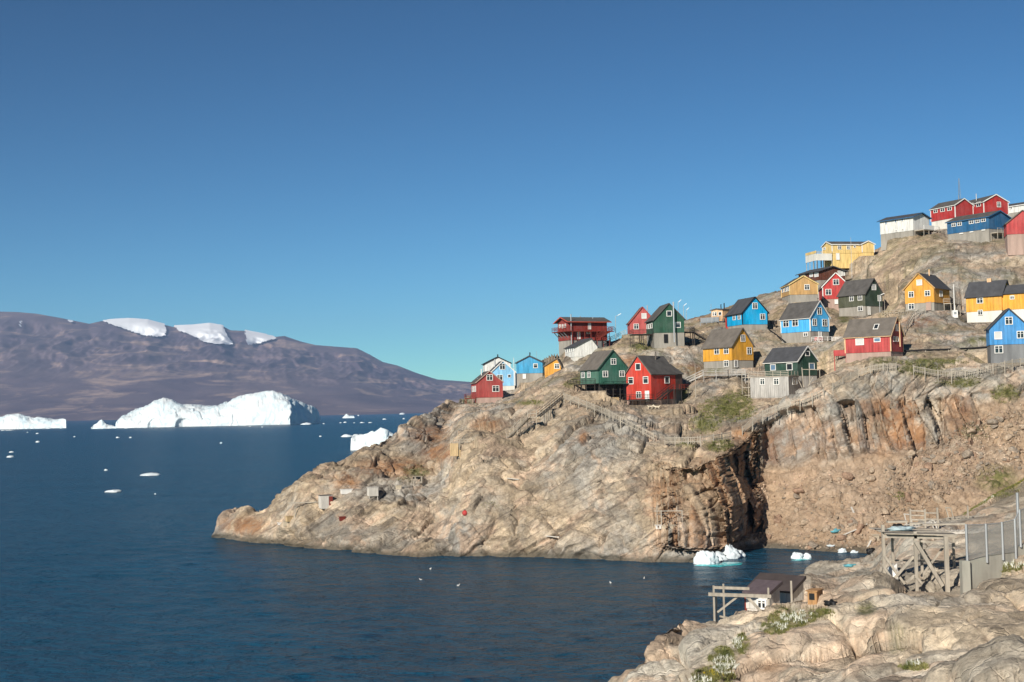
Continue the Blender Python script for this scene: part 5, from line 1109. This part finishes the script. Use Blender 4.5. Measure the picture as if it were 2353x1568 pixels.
p, q = at(*tp(6, 2008, 185), 98), at(*tp(6, 2008, 400), 98); q.x = p.x; MB().tube(q - z_(3), p, .1).build("post", GALV, r_)
for (p, q), (p2, q2) in zip(pts, pts[1:]):
    MB().prism([q + z_(.1), q2 + z_(.1), p2 - z_(.05), p - z_(.05)], [v + Vector((0, .012, 0)) for v in (q + z_(.1), q2 + z_(.1), p2 - z_(.05), p - z_(.05))]).build("mesh_panel", NET, r_); MB().tube(p - z_(.05), p2 - z_(.05), .03).build("top_wire", GALV, r_)
# odds and ends of the cove
lump("fishing_net", hit(*tp(6, 150, 890)), (2.6, 1.2, .9), ROPE, "turquoise fishing net spread on the grey spit by the cove", "net", 11)
lump("fishing_net", hit(*tp(6, 260, 950)), (1.1, .8, .3), ROPE, "small tail of turquoise net hanging down the grey spit", "net", 13)
lump("plastic_tub", hit(*tp(6, 105, 600), (0,)), (1.5, .9, .8), ROPE, "turquoise plastic tub lying on the beach of the cove", "tub", 15)
lump("tarpaulin", hit(*tp(6, 480, 820)), (.9, .6, .8), BLACK, "black bundle on the rocks left of the timber staging", "bundle", 17)
for (x0, y0, x1, y1, lb) in ((440, 520, 330, 590, "long grey driftwood plank on the beach above the turquoise tub"), (430, 800, 480, 700, "dark plank leaning on the rocks left of the staging"), (180, 640, 330, 580, "bleached driftwood pole on the beach"), (275, 345, 300, 405, "white pole stuck in the scree slope")):
    p, q = hit(*tp(6, x0, y0), (0,)), hit(*tp(6, x1, y1), (0,)); q = p + (q - p) * min(1, 6 / max((q - p).length, .1)); o = MB().beam(p + z_(.15), q + z_(.2), .28, .14).build("driftwood", HUT, None); o["label"] = lb; o["category"] = "driftwood"
boxy(6, 518, 625, 572, 582, 685, 0, "pale cardboard box on the beach left of the staging", "box", "box", PLY, .8)

# ------------------------------------------------------------------ dogs under the bright red house
def dog(p, ang, label, mat):
    e = Vector((math.cos(ang), math.sin(ang), 0)); f = Vector((-math.sin(ang), math.cos(ang), 0)); me = bpy.data.meshes.new("dog")
    def w(x, y, z): v = e * x + f * y + z_(z); return (v.x, v.y, v.z)
    V = [w(0, 0, .5), w(.3, 0, .52), w(.5, 0, .6), w(.68, 0, .74), w(.84, 0, .72), w(-.32, 0, .52), w(-.5, 0, .66), w(-.42, 0, .82)]; E_ = [(0, 1), (1, 2), (2, 3), (3, 4), (0, 5), (5, 6), (6, 7)]; Rr = [.15, .18, .15, .12, .055, .15, .07, .06]
    for sx, hind in ((.36, 0), (-.33, 1)):
        for s in (-1, 1):
            o = len(V); V += [w(sx, .09 * s, .42), w(sx + (.1 if hind else -.02), .1 * s, .27), w(sx - (.09 if hind else 0), .1 * s, .16), w(sx - (.03 if hind else 0), .1 * s, .03)]; Rr += [.1 if hind else .075, .06, .04, .045]; E_ += [(1 if not hind else 5, o), (o, o + 1), (o + 1, o + 2), (o + 2, o + 3)]
    for s in (-1, 1): V.append(w(.63, .07 * s, .9)); Rr.append(.025); E_.append((3, len(V) - 1))
    me.from_pydata(V, E_, []); o = link("dog", me, mat); o.location = p; o["label"] = label; o["category"] = "dog"
    md = o.modifiers.new("skin", 'SKIN')
    for sv, r in zip(me.skin_vertices[0].data if me.skin_vertices else [], Rr): sv.radius = (r, r)
    if not me.skin_vertices:
        bpy.context.view_layer.objects.active = o; o.select_set(True)
        me.attributes  # skin layer is made with the modifier below
    o.modifiers.new("smooth", 'SUBSURF').levels = 1; o.modifiers["smooth"].render_levels = 1; return o, Rr
FUR = paint("cream_fur", (.6, .52, .4), .9, .25, 6, False)
for x, y, an_, lb in ((1178, 1272, .2, "cream dog standing under the deck of the bright red house"), (1252, 1275, 2.9, "second cream dog, right of the first below the bright red house")):
    o, Rr = dog(hit(*tp(3, x, y), (0,)), an_, lb, FUR)
    import bmesh
    bm_ = bmesh.new(); bm_.from_mesh(o.data); ly = bm_.verts.layers.skin.verify()
    for v_, r in zip(bm_.verts, Rr): v_[ly].radius = (r, r); v_[ly].use_root = (v_.index == 0)
    bm_.to_mesh(o.data); bm_.free()

# ------------------------------------------------------------------ ice
ICE, t, b = nodes("iceberg_ice"); v = coord(t, (1, 1, 1))
n1 = noise(t, coord(t, (1, 1, .35)), .03, 8, .65, .8); n2 = noise(t, v, .25, 6, .6)
c_ = mixc(t, ramp(t, n1, [(.42, 0), (.68, .8)]), (.74, .78, .79), (.52, .70, .78)); t.links.new(c_, b.inputs["Base Color"]); b.inputs["Roughness"].default_value = .45
bump(t, b, n2, .4, 2.0)
ICE2, t, b = nodes("small_ice"); b.inputs["Base Color"].default_value = (.68, .75, .78, 1); b.inputs["Roughness"].default_value = .35; n2 = noise(t, coord(t), 2.0, 6, .6); bump(t, b, n2, .5, .2)
TURQ, t, b = nodes("submerged_ice"); b.inputs["Base Color"].default_value = (.05, .42, .45, 1); b.inputs["Roughness"].default_value = .2
def berg(name, label, outline, base, D, thick, seed, amp, dfun=None, caves=(), r=10, step=3.0, group="icebergs", foot=1.0):
    ox = np.array([p[0] for p in outline], float); oy = np.array([p[1] for p in outline], float)
    xs_ = np.arange(ox[0], ox[-1] + .1, step); ys_ = np.interp(xs_, ox, oy); nb = 46; rowsP = []
    for x, y in zip(xs_, ys_):
        X, Yt = tp(r, x, y); dx = dfun(x) if dfun else 0; Dc = D + dx; top_ = at(X, Yt, Dc + thick * .3); H = max(top_.z, .2)
        edge_ = min(1, min(x - ox[0], ox[-1] - x) / (ox[-1] - ox[0]) * 9 + .08); tk = thick * edge_; col = []
        for j in range(nb):
            tt = j / (nb - 1)
            if tt < .62: u = tt / .62; z = -3 * foot + (H + 3 * foot) * u; dd = tk * (.22 * u ** 2.2)
            else: u = (tt - .62) / .38; z = H - (H + 4 * foot) * u ** 2.6; dd = tk * (.22 + .78 * u)
            q = ray(X, 900.0); col.append((q[0] * (Dc + dd), Dc + dd, z))
        rowsP.append(col)
    Pb = np.array(rowsP); Nb = normals(Pb); fl_ = Pb.reshape(-1, 3); sc_ = amp
    fz, ez = facets(fl_ / np.array([sc_ * 5, sc_ * 5, sc_ * 7]) + seed, .6)
    d_ = fbm(fl_ / (sc_ * 9) + seed, 4) * sc_ * 1.2 + fz * sc_ * .9 - np.clip(.05 - ez, 0, 1) * sc_ * 3 + fbm(fl_ / sc_ / 1.5 + seed * 2, 3) * sc_ * .16
    fade = np.clip(Pb[..., 2].ravel() / (sc_ * 2) + .6, .15, 1); Pq = fl_ + Nb.reshape(-1, 3) * (d_ * fade)[:, None] * .8
    X_, Y_ = pix_of(Pb.reshape(-1, 3))
    for cx, cy, rx, ry, dep in caves:
        CX, CY = tp(r, cx, cy); k = REG[r][2] * .5745; m_ = np.clip(1 - ((X_ - CX) / (rx * k)) ** 2 - ((Y_ - CY) / (ry * k)) ** 2, 0, 1) * (np.tile(np.arange(nb), len(xs_)) < nb * .62); Pq[:, 1] += np.sqrt(m_) * dep
    o = grid_mesh(name, Pq.reshape(Pb.shape), ICE, True); o["label"] = label; o["category"] = "iceberg"; o["group"] = group; return o
berg("iceberg", "huge two humped white iceberg with a blue shaded right end", [(620, 750), (626, 722), (655, 692), (690, 670), (740, 650), (780, 640), (830, 610), (875, 598), (905, 606), (950, 620), (1000, 630), (1100, 641), (1180, 634), (1220, 622), (1250, 605), (1290, 590), (1330, 580), (1400, 565), (1470, 560), (1520, 575), (1545, 588), (1570, 602), (1610, 618), (1650, 632), (1690, 650), (1708, 662), (1714, 700), (1717, 738)],
     745, 2950, 260, 3, 4.2, lambda x: max(0, x - 1560) * 1.0, [(992, 752, 50, 52, 12), (828, 745, 34, 42, 9)])
berg("iceberg", "flat topped white iceberg cut by the left edge of the picture", [(-60, 730), (-40, 705), (0, 698), (40, 684), (100, 679), (140, 692), (180, 703), (200, 697), (240, 700), (280, 706), (330, 707), (352, 710), (356, 727)], 728, 3300, 150, 9, 2.2)
berg("iceberg", "small white iceberg joined to the left foot of the huge one", [(490, 750), (500, 738), (520, 730), (545, 712), (555, 722), (570, 738), (600, 742), (622, 750)], 751, 2900, 40, 15, 2.2)
berg("iceberg", "rounded white iceberg half hidden behind the headland ridge", [(1883, 885), (1886, 810), (1895, 798), (1950, 790), (1985, 775), (2000, 772), (2010, 782), (2030, 765), (2045, 755), (2068, 760), (2076, 775), (2110, 800), (2130, 880)], 880, 880, 22, 21, 1.3, foot=.5)
berg("iceberg", "small peaked iceberg on the far sea right of the huge one", [(1838, 702), (1845, 694), (1862, 681), (1875, 692), (1900, 690), (1905, 702)], 702, 5200, 60, 27, 2.4)
floe_me = []
for k in range(4):
    V, Fc = ico(2); V = np.array(V); V *= (1 + .45 * fbm(V * 1.6 + k * 7.7, 3)[:, None]); V[:, 2] = np.where(V[:, 2] > 0, V[:, 2], V[:, 2] * .35); floe_me.append(raw_mesh("ice_floe", V, Fc, True)); floe_me[-1].materials.append(ICE2)
def floe(r, x, y, w, h_, label, k=0, group="small ice on the sea"):
    p = on_sea(*tp(r, x, y)); s = FPX / p.y; kk = REG[r][2] / 4; o = link("ice_floe", floe_me[k % 4], None); o.location = p + z_(-.02); W_ = w * kk / s / 2; o.scale = (W_, W_ * .8, max(h_ * kk / s, .15)); o.rotation_euler = (0, 0, random.uniform(-.25, .25)); o["label"] = label; o["category"] = "ice floe"; o["group"] = group
NAMED = [(811, 1010, 92, 12, "long flat ice floe in open water below the huge iceberg"), (611, 1100, 82, 12, "nearest flat ice floe on the left of the sea"), (1866, 803, 58, 12, "white ice floe just left of the hidden rounded iceberg"), (56, 913, 38, 9, "lower of the ice floes at the left edge of the sea"), (62, 887, 22, 6, "small ice floe just above the lower one at the left edge"),
         (203, 833, 20, 8, "ice floe straight below the flat topped left iceberg"), (296, 731, 55, 8, "long ice floe at the foot of the flat topped left iceberg"), (267, 759, 36, 6, "thin ice floe left of the small joined iceberg"), (1648, 737, 52, 9, "ice floe at the blue shaded end of the huge iceberg"), (2163, 683, 28, 9, "farthest white ice floe beside the headland ridge"), (570, 984, 19, 7, "tiny ice floe left of the long flat one")]
for k, (x, y, w, h_, lb) in enumerate(NAMED): floe(10, x, y, w, h_, lb, k)
for k, (x, y, w, h_) in enumerate([(243, 735, 18, 6), (201, 787, 14, 5), (633, 809, 18, 6), (702, 809, 14, 6), (400, 804, 10, 4), (1189, 839, 12, 7), (835, 1112, 8, 5), (1724, 802, 14, 5), (2068, 710, 18, 5), (2172, 708, 12, 6), (1741, 734, 10, 4), (1832, 729, 12, 4), (1856, 727, 16, 5), (1905, 729, 10, 3), (1948, 728, 24, 4), (1992, 728, 20, 4), (50, 769, 40, 3), (328, 759, 10, 4), (148, 780, 8, 3), (1928, 690, 10, 5), (2290, 690, 14, 5), (1410, 752, 8, 4), (1345, 748, 10, 3), (590, 743, 30, 4), (16, 770, 20, 3), (680, 758, 22, 4)]):
    
    far = y < 760; left = x < 1300
    floe(10, x, y, w, h_, ("tiny ice speck on the far sea near the left icebergs" if left else "tiny ice speck on the far sea right of the huge iceberg") if far else ("tiny ice speck in the open water left of the headland" if left else "tiny ice speck between the headland and the huge iceberg"), k, ("ice specks near the left icebergs" if left else "ice specks right of the huge iceberg") if far else ("ice specks in the open water" if left else "ice specks by the headland"))
# grounded ice in the cove
def cove_ice(label, lumps, feet):
    p0 = on_sea(*tp(7, *lumps[0][:2])); r_ = root("grounded_ice", p0, label, "ice")
    for k, (x, y, w, h_, dy) in enumerate(lumps):
        p = on_sea(*tp(7, x, y)); s = FPX / p.y; kk = REG[7][2] / 4; V, Fc = ico(3); V = np.array(V); q = V * 1.3 + k * 5.3 + x * .01
        fz, ez = facets(V * 2.2 + k * 3.3, .5); V = V * (1 + .35 * fbm(q, 3) + .16 * fz)[:, None]; V *= np.array([w * kk / s / 2, w * kk / s / 2 * .8, h_ * kk / s]); V[:, 2] = np.maximum(V[:, 2], -.3); V += np.array(p - p0) + np.array([0, dy, 0]); o = link("ice_block", raw_mesh("ice_block", V, Fc, True), ICE2, r_)
    for k, (x, y, w, d_) in enumerate(feet):
        p = on_sea(*tp(7, x, y)); s = FPX / p.y; kk = REG[7][2] / 4; V, Fc = ico(2); V = np.array(V); V = V * (1 + .35 * fbm(V * 1.5 + k * 9 + 4, 3))[:, None] * np.array([w * kk / s / 2, d_, .12]) + np.array(p - p0) + np.array([0, 0, -.05]); link("ice_foot", raw_mesh("ice_foot", V, Fc, True), TURQ, r_)
cove_ice("craggy white ice block with turquoise foot grounded below the shadowed cliff", [(850, 240, 200, 105, 1), (960, 215, 150, 70, 2), (1080, 205, 180, 115, 3), (1160, 190, 110, 60, 3), (800, 235, 90, 70, 0)], [(860, 245, 330, 2.2), (1080, 232, 260, 2.4)])
cove_ice("flat white ice cake with turquoise rim floating in the cove", [(1655, 190, 110, 55, 0), (1740, 186, 90, 42, 0)], [(1695, 198, 200, 1.3)])
for (x, y, w, h_, lb) in ((182, 828, 80, 60, "white ice lump on the rocks beside the turquoise net"), (310, 825, 85, 40, "pointed white ice lump right of the rounded one by the net"), (60, 745, 80, 20, "low white ice strip stranded on the cove beach")):
    p = hit(*tp(6, x, y)); s = FPX / p.y; kk = REG[6][2] / 4; lump("ice_lump", p, (w * kk / s, w * kk / s * .7, h_ * kk / s * 1.3), ICE2, lb, "ice", x)
# gulls resting on the water
def gull(X, Y, label):
    p = on_sea(X, Y); me = bpy.data.meshes.new("gull"); mb = MB(); prof = [(-.30, .015, .12), (-.2, .06, .1), (-.05, .1, .08), (.1, .09, .09), (.17, .05, .16), (.2, .045, .24), (.26, .05, .29), (.32, .03, .28), (.38, .008, .265)]
    for (x0, r0, z0_), (x1, r1, z1_) in zip(prof, prof[1:]): mb.tube((x0, 0, z0_), (x1, 0, z1_), r0 * 1.3, r1 * 1.3, 8)
    o = mb.build("gull", WHITE, None); o.location = p; o.scale = (.75, .75, .75); o.rotation_euler = (0, 0, random.uniform(0, 6)); o["label"] = label; o["category"] = "gull"; o["group"] = "gulls on the water"
for X, Y, lb in ((967, 1333, "white gull on the water below the headland, leftmost"), (1053, 1346, "white gull on the water second from the left"), (1403, 1340, "white gull on the dark water left of the grounded ice"), (1480, 1330, "white gull nearest the grounded ice block"), (989, 1308, "white gull close under the headland rock")): gull(X, Y, lb)
# ------------------------------------------------------------------ loose stones of the scree
bould = []
for k in range(8):
    V, Fc = ico(1); V = np.array(V); rg_ = np.random.default_rng(k + 50)
    for _ in range(7):                                    # split faces: cut the lump with random planes
        nn_ = rg_.normal(size=3); nn_ /= np.linalg.norm(nn_); over_ = np.clip(V @ nn_ - rg_.uniform(.35, .7), 0, 9); V = V - over_[:, None] * nn_
    V = V * np.array([1.1, .85, .75]); bould.append(raw_mesh("boulder", V, Fc, False))
SCRM = [rock_material("scree_stone_%s" % n, c1, c2, c3, (.09, .06, .045), .5, False) for n, c1, c2, c3 in (("tan", (.42, .33, .24), (.47, .35, .25), (.5, .35, .26)), ("grey", (.30, .25, .20), (.36, .29, .22), (.38, .28, .2)), ("brown", (.30, .2, .14), (.37, .24, .16), (.42, .26, .18)))]
for i, me in enumerate(bould): me.materials.append(SCRM[i % 3])
SCREE_PX = [(1760, 1245), (1740, 1190), (1755, 1100), (1850, 1085), (1990, 1075), (2060, 1060), (2150, 1010), (2240, 960), (2353, 930), (2353, 1075), (2250, 1100), (2120, 1170), (2040, 1200), (2010, 1260), (1850, 1265)]
SPX = np.array(SCREE_PX, float); big_n = 0; small = []
tries = 0
while big_n < 280 and tries < 4000:
    tries += 1; X, Y = random.uniform(1735, 2353), random.uniform(930, 1268)
    if not in_poly(np.array([X]), np.array([Y]), SCREE_PX)[0]: continue
    dens = .25 + .75 * (X > 2050) * (Y < 1130) + .6 * (Y > 1200)
    if random.random() > dens: continue
    p = hit(X, Y)
    if p.y < 200: continue
    s = random.choice((.22, .25, .3, .35, .4, .5, .6, .8, 1.1)) * random.uniform(.8, 1.2); o = link("boulder", bould[big_n % 8], None, hill); o.location = p + z_(s * .05); o.scale = (s, s, s); o.rotation_euler = (random.uniform(-.5, .5), random.uniform(-.5, .5), random.uniform(0, 6.28)); big_n += 1
V0, F0 = ico(0); V0 = np.array(V0); sv, sf = [], []
for k in range(5200):
    X, Y = random.uniform(1735, 2353), random.uniform(930, 1270)
    if not in_poly(np.array([X]), np.array([Y]), SCREE_PX)[0]: continue
    p = hit(X, Y)
    if p.y < 200 or random.random() > (.35 + .65 * (X > 2030)): continue
    s = random.uniform(.07, .26); V = V0 * np.random.default_rng(k).uniform(.6, 1.3, (12, 1)) * s + np.array(p) + np.array([0, 0, s * .3]); sf += [tuple(np.array(q) + len(sv) * 12) for q in F0]; sv.append(V)
link("loose_stones", raw_mesh("loose_stones", np.concatenate(sv), sf), SCRM[0], None, kind="stuff", label="small loose stones covering the scree slope below the cliff", category="stones")

# ------------------------------------------------------------------ grass and flowers
def leafmat(n, c1, c2):
    m, t, b = nodes(n); t.links.new(mixc(t, ramp(t, noise(t, coord(t), 1.5, 4), [(.35, 0), (.65, 1)]), c1, c2), b.inputs["Base Color"]); b.inputs["Roughness"].default_value = .7; return m
GRS = leafmat("grass_blades", (.10, .12, .03), (.26, .24, .09)); MOSS = leafmat("pale_moss", (.30, .28, .15), (.42, .39, .24)); FLW = leafmat("white_petals", (.72, .72, .62), (.82, .82, .74)); YFL = leafmat("yellow_petals", (.7, .5, .03), (.75, .6, .05))
def scatter(name, spots, n, size, mat, label, which, cat, rise=1.0, per=3):
    sv, sf = [], []; tot = sum(a * b_ for _, _, a, b_ in spots)
    for cx, cy, rx, ry in spots:
        for k in range(int(n * rx * ry / tot)):
            t_ = random.uniform(0, 6.283); q = random.random() ** .6; X, Y = cx + rx * q * math.cos(t_), cy + ry * q * math.sin(t_)
            if fbm(np.array([[X / 14, Y / 9, 3.3]]), 2)[0] < -.12: continue
            p = hit(X, Y, which); s = size * random.uniform(.6, 1.4)
            for j in range(per):
                an_ = random.uniform(0, 6.283); lean = Vector((math.cos(an_), math.sin(an_), 0)); sd_ = Vector((-lean.y, lean.x, 0)) * s * .22; o = p + lean * random.uniform(0, s * .8) - z_(.04); tip = o + lean * s * random.uniform(.2, .7) + z_(s * rise * random.uniform(.6, 1))
                i0 = len(sv); sv.extend([tuple(o - sd_), tuple(o + sd_), tuple(tip)]); sf.append((i0, i0 + 1, i0 + 2))
    return link(name, raw_mesh(name, sv, sf), mat, None, kind="stuff", label=label, category=cat)
scatter("grass", [(1670, 940, 70, 30), (1695, 930, 40, 34), (1620, 975, 40, 22), (1650, 1022, 36, 16), (1580, 1022, 26, 6), (1215, 925, 34, 6), (1330, 876, 22, 9), (1312, 884, 18, 8), (1960, 770, 12, 28), (2140, 833, 90, 7), (2110, 848, 50, 14), (2310, 905, 34, 22), (1480, 797, 30, 7), (2210, 880, 40, 10), (1560, 900, 20, 20), (1090, 922, 26, 6), (2060, 1140, 20, 10)], 7000, .3, GRS, "short green grass in the gullies and by the houses", (0,), "grass")
scatter("moss", [(2150, 838, 70, 10), (2200, 870, 60, 20), (960, 1080, 34, 14), (1700, 905, 30, 12), (1660, 960, 30, 14), (1130, 1160, 26, 8), (930, 1100, 20, 8), (1520, 798, 26, 6), (2240, 990, 40, 20)], 2600, .4, MOSS, "pale moss and dry plants on the hillside ledges", (0,), "moss", .5)
G2 = [(1820, 1420, 56, 22), (1780, 1442, 36, 16), (1885, 1408, 36, 10), (1660, 1515, 32, 30), (1640, 1555, 50, 24), (2300, 1302, 55, 12), (2100, 1530, 36, 10), (1705, 1478, 18, 24), (2290, 1110, 60, 34), (2330, 1080, 40, 24), (2240, 1150, 30, 12)]
scatter("grass", G2, 19000, .13, GRS, "green grass growing between the near rocks", (1,), "grass")
scatter("flowers", [(1830, 1418, 36, 17), (1790, 1440, 20, 10), (1665, 1530, 30, 22), (1610, 1562, 26, 8), (2310, 1298, 44, 9), (2100, 1525, 24, 6), (1695, 1478, 14, 16), (2265, 1140, 20, 6)], 2300, .1, FLW, "white flowers dotted over the grass between the near rocks", (1,), "flowers", 2.2, 2)
scatter("flowers", [(2330, 1078, 34, 8), (1640, 1550, 24, 10), (2290, 1094, 10, 6)], 260, .1, YFL, "yellow flowers on the near grass", (1,), "flowers", 1.6, 3)

# ------------------------------------------------------------------ air
m = bpy.data.materials.new("haze_air"); m.use_nodes = True; t = m.node_tree; t.nodes.clear(); vo = t.nodes.new("ShaderNodeVolumePrincipled"); vo.inputs["Color"].default_value = (.44, .62, 1, 1); vo.inputs["Density"].default_value = 3.4e-5; vo.inputs["Anisotropy"].default_value = .0
ou = t.nodes.new("ShaderNodeOutputMaterial"); t.links.new(vo.outputs[0], ou.inputs["Volume"])
mb = MB().box((0, 8500, 620), (11500, 0, 0), (0, 11000, 0), (0, 0, 630)); hz = mb.build("haze", m, None); hz["kind"] = "stuff"
